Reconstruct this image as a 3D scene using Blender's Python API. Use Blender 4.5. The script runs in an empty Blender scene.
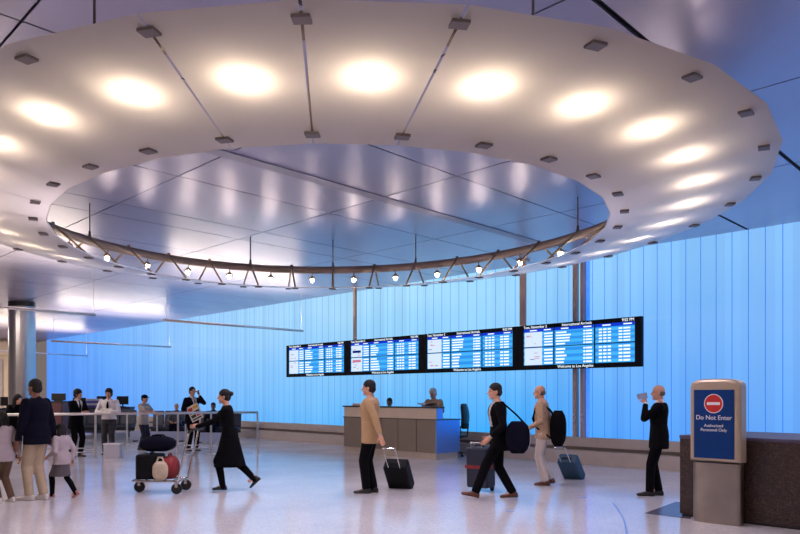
import bpy, bmesh, math, random
from mathutils import Vector, Matrix, Euler
import numpy as np
random.seed(4)
C = bpy.context.scene.collection
sc = bpy.context.scene
PI = math.pi
# ---------------------------------------------------------------- camera, world, lights, exposure
FPX = 759.0          # focal length in pixels of the 800x534 frame
EYE = 1.57           # camera height
HOR = 395.0          # image row of the horizon
cam = bpy.data.cameras.new('camera')
cam.sensor_width = 36.0
cam.lens = FPX / 800.0 * 36.0
cam.shift_y = (HOR - 267.0) / 800.0
cam.clip_end = 300
cam_o = bpy.data.objects.new('camera', cam)
cam_o.location = (0, 0, EYE)
cam_o.rotation_euler = (PI / 2, 0, 0)
C.objects.link(cam_o)
sc.camera = cam_o
world = bpy.data.worlds.new('world')
sc.world = world
world.use_nodes = True
world.node_tree.nodes['Background'].inputs[0].default_value = (0.62, 0.50, 0.46, 1)
world.node_tree.nodes['Background'].inputs[1].default_value = 0.30
sc.view_settings.view_transform = 'Standard'
sc.view_settings.look = 'None'
sc.view_settings.gamma = 1.0
sc.view_settings.exposure = 0.0
sc.view_settings.use_curve_mapping = False


def area(name, loc, size, power, col, rot=(0, 0, 0)):
    l = bpy.data.lights.new(name, 'AREA')
    l.shape = 'RECTANGLE'
    l.size, l.size_y = size
    l.energy = power
    l.color = col
    o = bpy.data.objects.new(name, l)
    o.location = loc
    o.rotation_euler = rot
    C.objects.link(o)
    return o


# unseen fill lights added at ceiling height (behind and beside the viewer, and over the queue at the left)
area('ceiling_light', (-2.0, -2.0, 4.7), (8, 3), 420, (1.0, 0.80, 0.66))
area('ceiling_light', (-16.0, 9.0, 4.7), (4, 7), 620, (1.0, 0.80, 0.62))
area('ceiling_light', (-14.0, 19.5, 4.7), (5, 3), 420, (1.0, 0.86, 0.72))
area('ceiling_light', (-26.0, 36.0, 4.7), (8, 8), 1200, (1.0, 0.86, 0.72))
area('ceiling_light', (8.0, 3.0, 4.7), (4, 4), 110, (0.95, 0.85, 0.85))



def spot(loc, power, angle, col):
    l = bpy.data.lights.new('downlight', 'SPOT')
    l.energy = power
    l.spot_size = angle
    l.spot_blend = 0.6
    l.shadow_soft_size = 0.25
    l.color = col
    o = bpy.data.objects.new('downlight', l)
    o.location = loc
    C.objects.link(o)
    return o


# spots without fixtures, added to brighten the floor, inside the ring and to its right
for x, y in ((-3.2, 9.0), (-1.0, 8.4), (1.2, 9.2), (-2.6, 12.6), (0.4, 12.8), (7.6, 7.0), (6.6, 11.0), (-9.5, 14.0)):
    spot((x, y, 4.74), 310, 2.5, (0.96, 0.84, 0.95))
# ---------------------------------------------------------------- frames of reference
WN = Vector((757 / 1031, 700 / 1031, 0))      # towards the glass wall
WD = Vector((700 / 1031, -757 / 1031, 0))     # to the right along the glass wall
WALL_V = 15.05
WANG = math.atan2(WD.y, WD.x)                 # heading of WD


def W(u, v, z=0.0):
    p = WD * u + WN * v
    return Vector((p.x, p.y, z))


def P(x, y, z=0.0):
    """point of height z seen in the photo at column x, row y"""
    Y = (EYE - z) * FPX / (y - HOR)
    return Vector(((x - 400) / FPX * Y, Y, z))


def PY(x, y, Y):
    return Vector(((x - 400) / FPX * Y, Y, EYE + (HOR - y) / FPX * Y))


def UV(p):
    return p.x * WD.x + p.y * WD.y, p.x * WN.x + p.y * WN.y


def on_v(x, v):
    """ground position on the vertical plane v (parallel to the wall) at image column x"""
    Y = v * 1031 / (x + 302.5)
    return Vector(((x - 400) / FPX * Y, Y, 0))


# ---------------------------------------------------------------- materials
def srgb(r, g, b):
    f = lambda c: (c / 255 / 12.92) if c / 255 <= 0.04045 else ((c / 255 + 0.055) / 1.055) ** 2.4
    return (f(r), f(g), f(b), 1)


def mat(name, col, rough=0.6, metal=0.0, noise=0.0, nscale=8.0, bump=0.0, bscale=60.0, spec=0.5, emit=None, estr=0.0):
    m = bpy.data.materials.new(name)
    m.use_nodes = True
    nt = m.node_tree
    b = nt.nodes['Principled BSDF']
    b.inputs['Base Color'].default_value = col
    b.inputs['Roughness'].default_value = rough
    b.inputs['Metallic'].default_value = metal
    b.inputs['Specular IOR Level'].default_value = spec
    tc = nt.nodes.new('ShaderNodeTexCoord')
    if noise > 0:
        n = nt.nodes.new('ShaderNodeTexNoise')
        n.inputs['Scale'].default_value = nscale
        nt.links.new(tc.outputs['Object'], n.inputs['Vector'])
        r = nt.nodes.new('ShaderNodeValToRGB')
        r.color_ramp.elements[0].color = tuple(c * (1 - noise) for c in col[:3]) + (1,)
        r.color_ramp.elements[1].color = tuple(min(1, c * (1 + noise)) for c in col[:3]) + (1,)
        r.color_ramp.elements[0].position = 0.3
        r.color_ramp.elements[1].position = 0.7
        nt.links.new(n.outputs['Fac'], r.inputs['Fac'])
        nt.links.new(r.outputs['Color'], b.inputs['Base Color'])
    if bump > 0:
        n2 = nt.nodes.new('ShaderNodeTexNoise')
        n2.inputs['Scale'].default_value = bscale
        nt.links.new(tc.outputs['Object'], n2.inputs['Vector'])
        bp = nt.nodes.new('ShaderNodeBump')
        bp.inputs['Strength'].default_value = bump
        bp.inputs['Distance'].default_value = 0.01
        nt.links.new(n2.outputs['Fac'], bp.inputs['Height'])
        nt.links.new(bp.outputs['Normal'], b.inputs['Normal'])
    if emit:
        b.inputs['Emission Color'].default_value = emit
        b.inputs['Emission Strength'].default_value = estr
    return m


def emis(name, col, s):
    m = bpy.data.materials.new(name)
    m.use_nodes = True
    nt = m.node_tree
    nt.nodes.clear()
    e = nt.nodes.new('ShaderNodeEmission')
    e.inputs[0].default_value = col
    e.inputs[1].default_value = s
    o = nt.nodes.new('ShaderNodeOutputMaterial')
    nt.links.new(e.outputs[0], o.inputs[0])
    return m


def glass_wall_mat():
    """backlit frosted glass: the light boxes behind differ a little from panel to panel"""
    m = bpy.data.materials.new('backlit_glass')
    m.use_nodes = True
    nt = m.node_tree
    nt.nodes.clear()
    N = nt.nodes.new
    L = nt.links.new
    tc = N('ShaderNodeTexCoord')
    sep = N('ShaderNodeSeparateXYZ')
    L(tc.outputs['Object'], sep.inputs[0])

    def ramp(stops):
        r = N('ShaderNodeValToRGB')
        el = r.color_ramp.elements
        el[0].position, el[0].color = stops[0]
        el[1].position, el[1].color = stops[-1]
        for p, c in stops[1:-1]:
            e = el.new(p)
            e.color = c
        return r
    mr = N('ShaderNodeMapRange')
    mr.inputs['From Min'].default_value = -47
    mr.inputs['From Max'].default_value = 0
    L(sep.outputs[0], mr.inputs['Value'])
    lo = ramp([(0.0, srgb(82, 142, 246)), (0.2, srgb(88, 154, 250)), (0.4, srgb(112, 180, 255)), (0.58, srgb(96, 186, 255)), (0.74, srgb(56, 170, 255)), (0.81, srgb(84, 162, 255)), (1.0, srgb(116, 174, 255))])
    hi = ramp([(0.0, srgb(92, 154, 250)), (0.2, srgb(112, 176, 255)), (0.4, srgb(152, 206, 255)), (0.58, srgb(172, 222, 255)), (0.7, srgb(165, 222, 255)), (0.84, srgb(134, 196, 255)), (1.0, srgb(146, 192, 255))])
    L(mr.outputs[0], lo.inputs[0])
    L(mr.outputs[0], hi.inputs[0])
    mz = N('ShaderNodeMapRange')
    mz.inputs['From Min'].default_value = 0.6
    mz.inputs['From Max'].default_value = 4.4
    L(sep.outputs[2], mz.inputs['Value'])
    no = N('ShaderNodeTexNoise')
    no.inputs['Scale'].default_value = 0.45
    L(tc.outputs['Object'], no.inputs['Vector'])
    ad = N('ShaderNodeMath')
    ad.operation = 'MULTIPLY_ADD'
    L(no.outputs['Fac'], ad.inputs[0])
    ad.inputs[1].default_value = 0.35
    L(mz.outputs[0], ad.inputs[2])
    su = N('ShaderNodeMath')
    su.operation = 'SUBTRACT'
    su.use_clamp = True
    L(ad.outputs[0], su.inputs[0])
    su.inputs[1].default_value = 0.17
    mx = N('ShaderNodeMix')
    mx.data_type = 'RGBA'
    L(su.outputs[0], mx.inputs['Factor'])
    L(lo.outputs[0], mx.inputs[6])
    L(hi.outputs[0], mx.inputs[7])
    dv = N('ShaderNodeMath')
    dv.operation = 'DIVIDE'
    L(sep.outputs[0], dv.inputs[0])
    dv.inputs[1].default_value = 0.32
    fl = N('ShaderNodeMath')
    fl.operation = 'FLOOR'
    L(dv.outputs[0], fl.inputs[0])
    wn = N('ShaderNodeTexWhiteNoise')
    wn.noise_dimensions = '1D'
    L(fl.outputs[0], wn.inputs['W'])
    st = N('ShaderNodeMapRange')
    st.inputs['To Min'].default_value = 0.93
    st.inputs['To Max'].default_value = 1.05
    L(wn.outputs['Value'], st.inputs['Value'])
    em = N('ShaderNodeEmission')
    L(mx.outputs[2], em.inputs[0])
    L(st.outputs[0], em.inputs[1])
    o = N('ShaderNodeOutputMaterial')
    gl = N('ShaderNodeBsdfGlossy')
    gl.inputs['Color'].default_value = (0.02, 0.02, 0.025, 1)
    gl.inputs['Roughness'].default_value = 0.2
    sh = N('ShaderNodeAddShader')
    L(em.outputs[0], sh.inputs[0])
    L(gl.outputs[0], sh.inputs[1])
    L(sh.outputs[0], o.inputs[0])
    return m


def soffit_mat():
    """thin white translucent panel: passes the light of the lamps above it"""
    m = bpy.data.materials.new('translucent_panel')
    m.use_nodes = True
    nt = m.node_tree
    nt.nodes.clear()
    N = nt.nodes.new
    L = nt.links.new
    d = N('ShaderNodeBsdfDiffuse')
    d.inputs[0].default_value = (0.26, 0.235, 0.255, 1)
    t = N('ShaderNodeBsdfTranslucent')
    t.inputs[0].default_value = (0.85, 0.78, 0.72, 1)
    mx = N('ShaderNodeMixShader')
    mx.inputs[0].default_value = 0.5
    L(d.outputs[0], mx.inputs[1])
    L(t.outputs[0], mx.inputs[2])
    g = N('ShaderNodeBsdfGlossy')
    g.inputs[0].default_value = (0.9, 0.9, 0.95, 1)
    g.inputs['Roughness'].default_value = 0.35
    fr = N('ShaderNodeFresnel')
    fr.inputs[0].default_value = 1.4
    m2 = N('ShaderNodeMixShader')
    L(fr.outputs[0], m2.inputs[0])
    L(mx.outputs[0], m2.inputs[1])
    L(g.outputs[0], m2.inputs[2])
    o = N('ShaderNodeOutputMaterial')
    L(m2.outputs[0], o.inputs[0])
    return m


def ceiling_mat():
    m = mat('brushed_ceiling', (0.35, 0.33, 0.47, 1), rough=0.24, metal=0.8)
    nt = m.node_tree
    b = nt.nodes['Principled BSDF']
    tc = nt.nodes.new('ShaderNodeTexCoord')
    mp = nt.nodes.new('ShaderNodeMapping')
    mp.inputs['Scale'].default_value = (1.0, 0.15, 1)
    nt.links.new(tc.outputs['Object'], mp.inputs[0])
    n = nt.nodes.new('ShaderNodeTexNoise')
    n.inputs['Scale'].default_value = 2.0
    n.inputs['Detail'].default_value = 3
    nt.links.new(mp.outputs[0], n.inputs['Vector'])
    r = nt.nodes.new('ShaderNodeMapRange')
    r.inputs['To Min'].default_value = 0.26
    r.inputs['To Max'].default_value = 0.42
    nt.links.new(n.outputs['Fac'], r.inputs['Value'])
    nt.links.new(r.outputs[0], b.inputs['Roughness'])
    bp = nt.nodes.new('ShaderNodeBump')
    bp.inputs['Strength'].default_value = 0.12
    bp.inputs['Distance'].default_value = 0.02
    n2 = nt.nodes.new('ShaderNodeTexNoise')
    n2.inputs['Scale'].default_value = 0.8
    nt.links.new(tc.outputs['Object'], n2.inputs['Vector'])
    nt.links.new(n2.outputs['Fac'], bp.inputs['Height'])
    nt.links.new(bp.outputs['Normal'], b.inputs['Normal'])
    return m


def terrazzo_mat():
    m = mat('terrazzo', (0.5, 0.42, 0.43, 1), rough=0.2, spec=0.6)
    nt = m.node_tree
    b = nt.nodes['Principled BSDF']
    tc = nt.nodes.new('ShaderNodeTexCoord')
    v = nt.nodes.new('ShaderNodeTexVoronoi')
    v.inputs['Scale'].default_value = 60
    nt.links.new(tc.outputs['Object'], v.inputs['Vector'])
    n = nt.nodes.new('ShaderNodeTexNoise')
    n.inputs['Scale'].default_value = 0.7
    n.inputs['Detail'].default_value = 4
    nt.links.new(tc.outputs['Object'], n.inputs['Vector'])
    r = nt.nodes.new('ShaderNodeValToRGB')
    r.color_ramp.elements[0].color = (0.58, 0.55, 0.58, 1)
    r.color_ramp.elements[1].color = (0.74, 0.70, 0.73, 1)
    e = r.color_ramp.elements.new(0.5)
    e.color = (0.67, 0.63, 0.66, 1)
    sp = nt.nodes.new('ShaderNodeSeparateColor')
    nt.links.new(v.outputs['Color'], sp.inputs[0])
    nt.links.new(sp.outputs[0], r.inputs[0])
    mx = nt.nodes.new('ShaderNodeMix')
    mx.data_type = 'RGBA'
    mx.blend_type = 'MULTIPLY'
    mx.inputs['Factor'].default_value = 0.5
    r2 = nt.nodes.new('ShaderNodeValToRGB')
    r2.color_ramp.elements[0].color = (0.82, 0.80, 0.82, 1)
    r2.color_ramp.elements[0].position = 0.3
    r2.color_ramp.elements[1].position = 0.7
    nt.links.new(n.outputs['Fac'], r2.inputs[0])
    nt.links.new(r.outputs[0], mx.inputs[6])
    nt.links.new(r2.outputs[0], mx.inputs[7])
    nt.links.new(mx.outputs[2], b.inputs['Base Color'])
    rr = nt.nodes.new('ShaderNodeMapRange')
    rr.inputs['To Min'].default_value = 0.09
    rr.inputs['To Max'].default_value = 0.2
    nt.links.new(n.outputs['Fac'], rr.inputs['Value'])
    nt.links.new(rr.outputs[0], b.inputs['Roughness'])
    return m


def granite_mat():
    m = mat('granite', (0.05, 0.03, 0.03, 1), rough=0.35)
    nt = m.node_tree
    b = nt.nodes['Principled BSDF']
    tc = nt.nodes.new('ShaderNodeTexCoord')
    v = nt.nodes.new('ShaderNodeTexVoronoi')
    v.inputs['Scale'].default_value = 85
    nt.links.new(tc.outputs['Object'], v.inputs['Vector'])
    sp = nt.nodes.new('ShaderNodeSeparateColor')
    nt.links.new(v.outputs['Color'], sp.inputs[0])
    r = nt.nodes.new('ShaderNodeValToRGB')
    r.color_ramp.elements[0].color = srgb(28, 18, 20)
    r.color_ramp.elements[1].color = srgb(84, 60, 52)
    e = r.color_ramp.elements.new(0.6)
    e.color = srgb(52, 36, 36)
    nt.links.new(sp.outputs[0], r.inputs[0])
    nt.links.new(r.outputs[0], b.inputs['Base Color'])
    return m


M = dict(
    glass=glass_wall_mat(), soffit=soffit_mat(), ceiling=ceiling_mat(), floor=terrazzo_mat(), granite=granite_mat(),
    seam=mat('seam_blue', srgb(20, 60, 150), 0.4, emit=srgb(34, 122, 235), estr=0.85),
    fin=mat('glass_fin', srgb(150, 195, 240), 0.2, emit=srgb(28, 120, 255), estr=1.0),
    gap=mat('ceiling_gap', srgb(22, 22, 30), 0.8),
    trough=mat('ceiling_beam', (0.30, 0.29, 0.38, 1), 0.5, metal=0.7),
    base=mat('stone_base', srgb(196, 182, 172), 0.45, noise=0.06, nscale=3),
    base_dark=mat('base_shadow_joint', srgb(140, 128, 124), 0.6),  # darker colour carries the shade of the recessed band
    bronze=mat('bronze', srgb(196, 164, 152), 0.6, metal=0.2, noise=0.05, nscale=2),
    rail=mat('ring_rail', srgb(128, 112, 108), 0.45, metal=0.4, noise=0.04, nscale=2),
    strut=mat('strut', srgb(150, 128, 104), 0.35, metal=0.7),
    bracket=mat('bracket', srgb(112, 102, 102), 0.5, metal=0.3, noise=0.05, nscale=9),
    dark=mat('dark_metal', srgb(34, 32, 36), 0.5, noise=0.1, nscale=6),
    black=mat('black_plastic', srgb(14, 13, 18), 0.35, noise=0.05),
    bezel=mat('screen_bezel', srgb(6, 7, 24), 0.5, spec=0.15),
    steel=mat('brushed_steel', (0.52, 0.47, 0.43, 1), 0.25, metal=1.0, noise=0.06, nscale=3),
    pedestal=mat('pedestal_steel', (0.36, 0.31, 0.28, 1), 0.3, metal=1.0, noise=0.1, nscale=4),
    rail_steel=mat('rail_steel', (0.66, 0.62, 0.62, 1), 0.3, metal=0.9, noise=0.04),
    column=mat('column_steel', (0.50, 0.48, 0.52, 1), 0.22, metal=1.0, noise=0.05, nscale=1.5),
    cream=mat('cream_wall', srgb(206, 186, 160), 0.6, noise=0.04, nscale=2),
    taupe=mat('taupe', srgb(120, 104, 96), 0.5, noise=0.05, nscale=2),
    shutter=mat('roller_shutter', srgb(170, 158, 152), 0.5, noise=0.04),
    desk_front=mat('desk_laminate', srgb(142, 128, 116), 0.42, metal=0.35, noise=0.04, nscale=3),
    desk_cream=mat('desk_cream', srgb(224, 204, 182), 0.4, noise=0.03, nscale=3),
    desk_side=mat('desk_gloss_side', (0.22, 0.42, 0.92, 1), 0.36, metal=0.95),  # blue tint puts the reflected wall light into the colour
    desk_kick=mat('desk_plinth', srgb(190, 176, 164), 0.4, metal=0.2, noise=0.04),
    desk_top=mat('desk_top', srgb(44, 40, 46), 0.3, noise=0.05),
    sign_frame=mat('sign_frame', srgb(176, 158, 140), 0.38, metal=0.35, noise=0.03),
    sign_blue=mat('sign_blue', srgb(0, 50, 112), 0.5, noise=0.03, spec=0.2),
    sign_red=mat('sign_red', srgb(190, 36, 34), 0.4, noise=0.03),
    sign_white=mat('sign_white', srgb(225, 225, 230), 0.4, noise=0.02),
    counter_top=mat('counter_top', srgb(74, 66, 92), 0.55, noise=0.05),
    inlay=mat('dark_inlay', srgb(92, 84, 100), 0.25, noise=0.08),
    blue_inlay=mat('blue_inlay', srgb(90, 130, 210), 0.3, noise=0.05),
    bulb=emis('bulb_glow', (1.0, 0.84, 0.66, 1), 215),
    scr_blue=emis('screen_blue', srgb(52, 150, 240), 1.0),
    scr_mid=emis('screen_midblue', srgb(70, 180, 250), 1.05),
    scr_head=emis('screen_header', srgb(20, 60, 210), 1.0),
    scr_white=emis('screen_white', srgb(235, 245, 255), 1.25),
    scr_pale=emis('screen_pale', srgb(205, 222, 245), 1.15),
    scr_red=emis('screen_red', srgb(205, 120, 150), 1.0),
    scr_navy=emis('screen_navy', srgb(20, 40, 120), 1.0),
    navy=mat('navy_wool', srgb(12, 12, 28), 0.95, noise=0.12, nscale=14, bump=0.2, spec=0.12),
    blackcloth=mat('black_cloth', srgb(7, 7, 11), 0.95, noise=0.15, nscale=14, bump=0.2, spec=0.12),
    charcoal=mat('charcoal_cloth', srgb(52, 48, 52), 0.85, noise=0.1, nscale=14, bump=0.2),
    white=mat('white_cotton', srgb(226, 220, 222), 0.8, noise=0.04, nscale=10, bump=0.2),
    greycloth=mat('grey_cloth', srgb(150, 140, 146), 0.85, noise=0.08, nscale=10, bump=0.2),
    skirtgrey=mat('grey_skirt', srgb(84, 76, 82), 0.85, noise=0.08, nscale=10),
    pinkwhite=mat('pale_pink_cloth', srgb(168, 154, 160), 0.85, noise=0.05, nscale=10),
    khaki=mat('khaki_cloth', srgb(176, 156, 132), 0.85, noise=0.06, nscale=10, bump=0.2),
    brown=mat('brown_cloth', srgb(92, 68, 52), 0.85, noise=0.08, nscale=10),
    camel=mat('camel_cloth', srgb(168, 134, 96), 0.85, noise=0.06, nscale=10, bump=0.2),
    beige=mat('beige_cloth', srgb(190, 176, 168), 0.85, noise=0.06, nscale=10, bump=0.2),
    tan=mat('tan_shirt', srgb(170, 138, 112), 0.85, noise=0.18, nscale=30),
    denim=mat('dark_denim', srgb(24, 26, 48), 0.85, noise=0.12, nscale=16),
    greyshirt=mat('grey_shirt', srgb(160, 152, 148), 0.8, noise=0.05),
    skin=mat('skin', srgb(196, 142, 116), 0.55, noise=0.05, nscale=12),
    skin_dark=mat('skin_dark', srgb(128, 84, 64), 0.55, noise=0.05, nscale=12),
    eye=mat('eye_dark', srgb(24, 16, 14), 0.3, noise=0.05),
    lip=mat('lip', srgb(150, 84, 76), 0.5, noise=0.05),
    hair=mat('dark_hair', srgb(14, 10, 10), 0.8, noise=0.25, nscale=40, bump=0.4, bscale=90),
    hair_white=mat('white_hair', srgb(200, 192, 188), 0.7, noise=0.1, nscale=40, bump=0.4, bscale=90),
    hair_grey=mat('grey_hair', srgb(90, 78, 72), 0.7, noise=0.2, nscale=40),
    shoe_black=mat('black_leather', srgb(18, 14, 14), 0.3, noise=0.1),
    shoe_brown=mat('brown_leather', srgb(92, 48, 28), 0.35, noise=0.12),
    shoe_white=mat('white_leather', srgb(205, 198, 192), 0.5, noise=0.05),
    shoe_pink=mat('pink_shoe', srgb(170, 110, 108), 0.5, noise=0.05),
    teal=mat('teal_case', srgb(24, 64, 92), 0.6, noise=0.1, nscale=12, bump=0.2),
    case_black=mat('black_case', srgb(10, 10, 16), 0.7, noise=0.12, nscale=12, bump=0.2, spec=0.2),
    case_slate=mat('slate_case', srgb(24, 30, 48), 0.6, noise=0.1, nscale=12, bump=0.2),
    redbag=mat('red_bag', srgb(130, 30, 34), 0.7, noise=0.1, nscale=12, bump=0.2),
    tanbag=mat('tan_bag', srgb(190, 138, 110), 0.7, noise=0.1, nscale=12, bump=0.2),
    creambag=mat('cream_bag', srgb(190, 172, 150), 0.7, noise=0.1, nscale=12, bump=0.2),
    blue_trim=mat('blue_trim', srgb(40, 110, 220), 0.5, noise=0.05),
    rubber=mat('rubber', srgb(16, 16, 18), 0.7, noise=0.1),
    chrome=mat('chrome', (0.7, 0.7, 0.72, 1), 0.2, metal=1.0),
    maroon=mat('maroon_laminate', srgb(78, 38, 48), 0.45, noise=0.08, nscale=4),
    seat=mat('navy_vinyl', srgb(30, 34, 60), 0.45, noise=0.1, nscale=6),
    seatgrey=mat('grey_vinyl', srgb(66, 70, 84), 0.5, noise=0.08, nscale=6),
    bluegrey=mat('blue_grey_panel', srgb(150, 158, 190), 0.4, noise=0.04, nscale=3),
    boxgrey=mat('pale_box', srgb(196, 192, 204), 0.5, noise=0.04, nscale=5),
    paper=mat('newsprint', srgb(214, 208, 200), 0.8, noise=0.05, nscale=20),
    ink=mat('ink', srgb(54, 48, 50), 0.8, noise=0.1),
    ink_red=mat('ink_red', srgb(176, 58, 44), 0.8, noise=0.1),
    ink_yellow=mat('ink_yellow', srgb(206, 160, 70), 0.8, noise=0.1),
    violet=mat('violet_carton', srgb(84, 74, 160), 0.5, noise=0.05),
)


# ---------------------------------------------------------------- mesh tools
class MB:
    def __init__(s):
        s.v, s.f, s.m = [], [], []

    def add(s, vs, fs, mi=0):
        o = len(s.v)
        s.v += [tuple(p) for p in vs]
        s.f += [tuple(i + o for i in f) for f in fs]
        s.m += [mi] * len(fs)
        return s

    def box(s, c, size, rot=None, mi=0):
        c = Vector(c)
        hx, hy, hz = size[0] / 2, size[1] / 2, size[2] / 2
        pts = [Vector((a * hx, b * hy, d * hz)) for a in (-1, 1) for b in (-1, 1) for d in (-1, 1)]
        if rot is not None:
            pts = [rot @ p for p in pts]
        return s.add([p + c for p in pts], [(0, 1, 3, 2), (4, 6, 7, 5), (0, 4, 5, 1), (2, 3, 7, 6), (0, 2, 6, 4), (1, 5, 7, 3)], mi)

    def prism(s, poly, z0, z1, mi=0):
        n = len(poly)
        vs = [(p[0], p[1], z0) for p in poly] + [(p[0], p[1], z1) for p in poly]
        fs = [tuple(range(n))[::-1], tuple(range(n, 2 * n))] + [(i, (i + 1) % n, n + (i + 1) % n, n + i) for i in range(n)]
        return s.add(vs, fs, mi)

    def rings(s, rings, mi=0, cap=True, n=14):
        """rings: (centre, axisA, axisB)"""
        vs, fs = [], []
        for c, a, b in rings:
            for i in range(n):
                t = 2 * PI * i / n
                vs.append(Vector(c) + Vector(a) * math.cos(t) + Vector(b) * math.sin(t))
        for k in range(len(rings) - 1):
            for i in range(n):
                j = (i + 1) % n
                fs.append((k * n + i, k * n + j, (k + 1) * n + j, (k + 1) * n + i))
        if cap:
            fs.append(tuple(range(n))[::-1])
            fs.append(tuple(range((len(rings) - 1) * n, len(rings) * n)))
        return s.add(vs, fs, mi)

    def tube(s, p1, p2, r1, r2=None, n=10, mi=0, round_=False):
        p1, p2 = Vector(p1), Vector(p2)
        r2 = r1 if r2 is None else r2
        d = (p2 - p1)
        if d.length < 1e-6:
            return s
        d.normalize()
        a = d.orthogonal().normalized()
        b = d.cross(a)
        R = []
        if round_:
            for q in (-0.95, -0.75, -0.4):
                k = math.sqrt(1 - q * q)
                R.append((p1 + d * r1 * q, a * r1 * k, b * r1 * k))
        R += [(p1, a * r1, b * r1), (p2, a * r2, b * r2)]
        if round_:
            for q in (0.4, 0.75, 0.95):
                k = math.sqrt(1 - q * q)
                R.append((p2 + d * r2 * q, a * r2 * k, b * r2 * k))
        return s.rings(R, mi, n=n)

    def path(s, pts, r, n=8, mi=0):
        for a, b in zip(pts[:-1], pts[1:]):
            s.tube(a, b, r, n=n, mi=mi, round_=True)
        return s

    def ell(s, c, r, rot=None, mi=0, n=14, m=9):
        c = Vector(c)
        vs, fs = [], []
        for i in range(1, m):
            ph = PI * i / m
            for j in range(n):
                t = 2 * PI * j / n
                p = Vector((r[0] * math.sin(ph) * math.cos(t), r[1] * math.sin(ph) * math.sin(t), -r[2] * math.cos(ph)))
                vs.append(c + (rot @ p if rot is not None else p))
        for e in (-1, 1):
            p = Vector((0, 0, e * r[2]))
            vs.append(c + (rot @ p if rot is not None else p))
        for i in range(m - 2):
            for j in range(n):
                k = (j + 1) % n
                fs.append((i * n + j, i * n + k, (i + 1) * n + k, (i + 1) * n + j))
        b, t_ = len(vs) - 2, len(vs) - 1
        for j in range(n):
            k = (j + 1) % n
            fs.append((k, j, b))
            fs.append(((m - 2) * n + j, (m - 2) * n + k, t_))
        return s.add(vs, fs, mi)

    def map(s, f):
        s.v = [tuple(f(Vector(p))) for p in s.v]
        return s

    def mesh(s, name, mats):
        me = bpy.data.meshes.new(name)
        me.from_pydata(s.v, [], s.f)
        for m in mats:
            me.materials.append(m)
        me.polygons.foreach_set('material_index', s.m)
        me.update()
        return me

    def build(s, name, mats, parent=None, bevel=0.0, seg=2, smooth=False, loc=None, rot=None, norm=True):
        if not isinstance(mats, (list, tuple)):
            mats = [mats]
        me = s.mesh(name, mats)
        if norm or bevel:
            bm = bmesh.new()
            bm.from_mesh(me)
            if bevel:
                bmesh.ops.remove_doubles(bm, verts=bm.verts, dist=1e-5)
                es = [e for e in bm.edges if len(e.link_faces) == 2 and e.calc_face_angle(0) > 0.5]
                bmesh.ops.bevel(bm, geom=es, offset=bevel, segments=seg, affect='EDGES', profile=0.5, clamp_overlap=True)
            bmesh.ops.recalc_face_normals(bm, faces=bm.faces)
            bm.to_mesh(me)
            bm.free()
        if smooth:
            me.polygons.foreach_set('use_smooth', [True] * len(me.polygons))
        o = bpy.data.objects.new(name, me)
        C.objects.link(o)
        if parent is not None:
            o.parent = parent
        if loc is not None:
            o.location = loc
        if rot is not None:
            o.rotation_euler = rot
        return o


def tag(o, label, cat, group=None):
    o['label'] = label
    o['category'] = cat
    if group:
        o['group'] = group
    return o


def thing(name, label, cat, loc=(0, 0, 0), rz=0.0, group=None):
    o = bpy.data.objects.new(name, None)
    o.empty_display_size = 0.1
    C.objects.link(o)
    o.location = loc
    o.rotation_euler = (0, 0, rz)
    return tag(o, label, cat, group)


def struct(o):
    o['kind'] = 'structure'
    return o


def dup(root, loc, rz, label, group=None):
    r = root.copy()
    C.objects.link(r)
    r.location = loc
    r.rotation_euler = (0, 0, rz)
    r['label'] = label
    if group:
        r['group'] = group
    for ch in list(root.children):
        c = ch.copy()
        C.objects.link(c)
        c.parent = r
        for g in ch.children:
            d = g.copy()
            C.objects.link(d)
            d.parent = c
    return r


def remesh(mb, name, mats, voxel, parent=None, smooth_it=2, cut=None, paint=None, thick=0.0):
    """melt overlapping closed shapes into one continuous skin"""
    me = mb.mesh(name + '_raw', mats)
    me.polygons.foreach_set('material_index', [0] * len(me.polygons))
    bm = bmesh.new()
    bm.from_mesh(me)
    bmesh.ops.recalc_face_normals(bm, faces=bm.faces)
    bm.to_mesh(me)
    bm.free()
    t = bpy.data.objects.new(name + '_raw', me)
    C.objects.link(t)
    r = t.modifiers.new('r', 'REMESH')
    r.mode = 'VOXEL'
    r.voxel_size = voxel
    if smooth_it:
        s = t.modifiers.new('s', 'SMOOTH')
        s.iterations = smooth_it
        s.factor = 0.5
    dg = bpy.context.evaluated_depsgraph_get()
    dg.update()
    out = bpy.data.meshes.new_from_object(t.evaluated_get(dg))
    bpy.data.objects.remove(t)
    out.name = name
    if len(out.materials) == 0:
        for m in mats:
            out.materials.append(m)
    if cut:
        bm = bmesh.new()
        bm.from_mesh(out)
        dl = [f for f in bm.faces if cut(f.calc_center_median())]
        bmesh.ops.delete(bm, geom=dl, context='FACES')
        bm.to_mesh(out)
        bm.free()
    if paint:
        for p in out.polygons:
            k = paint(p.center)
            if k:
                p.material_index = k
    out.polygons.foreach_set('use_smooth', [True] * len(out.polygons))
    o = bpy.data.objects.new(name, out)
    C.objects.link(o)
    if parent is not None:
        o.parent = parent
    return o


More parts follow.
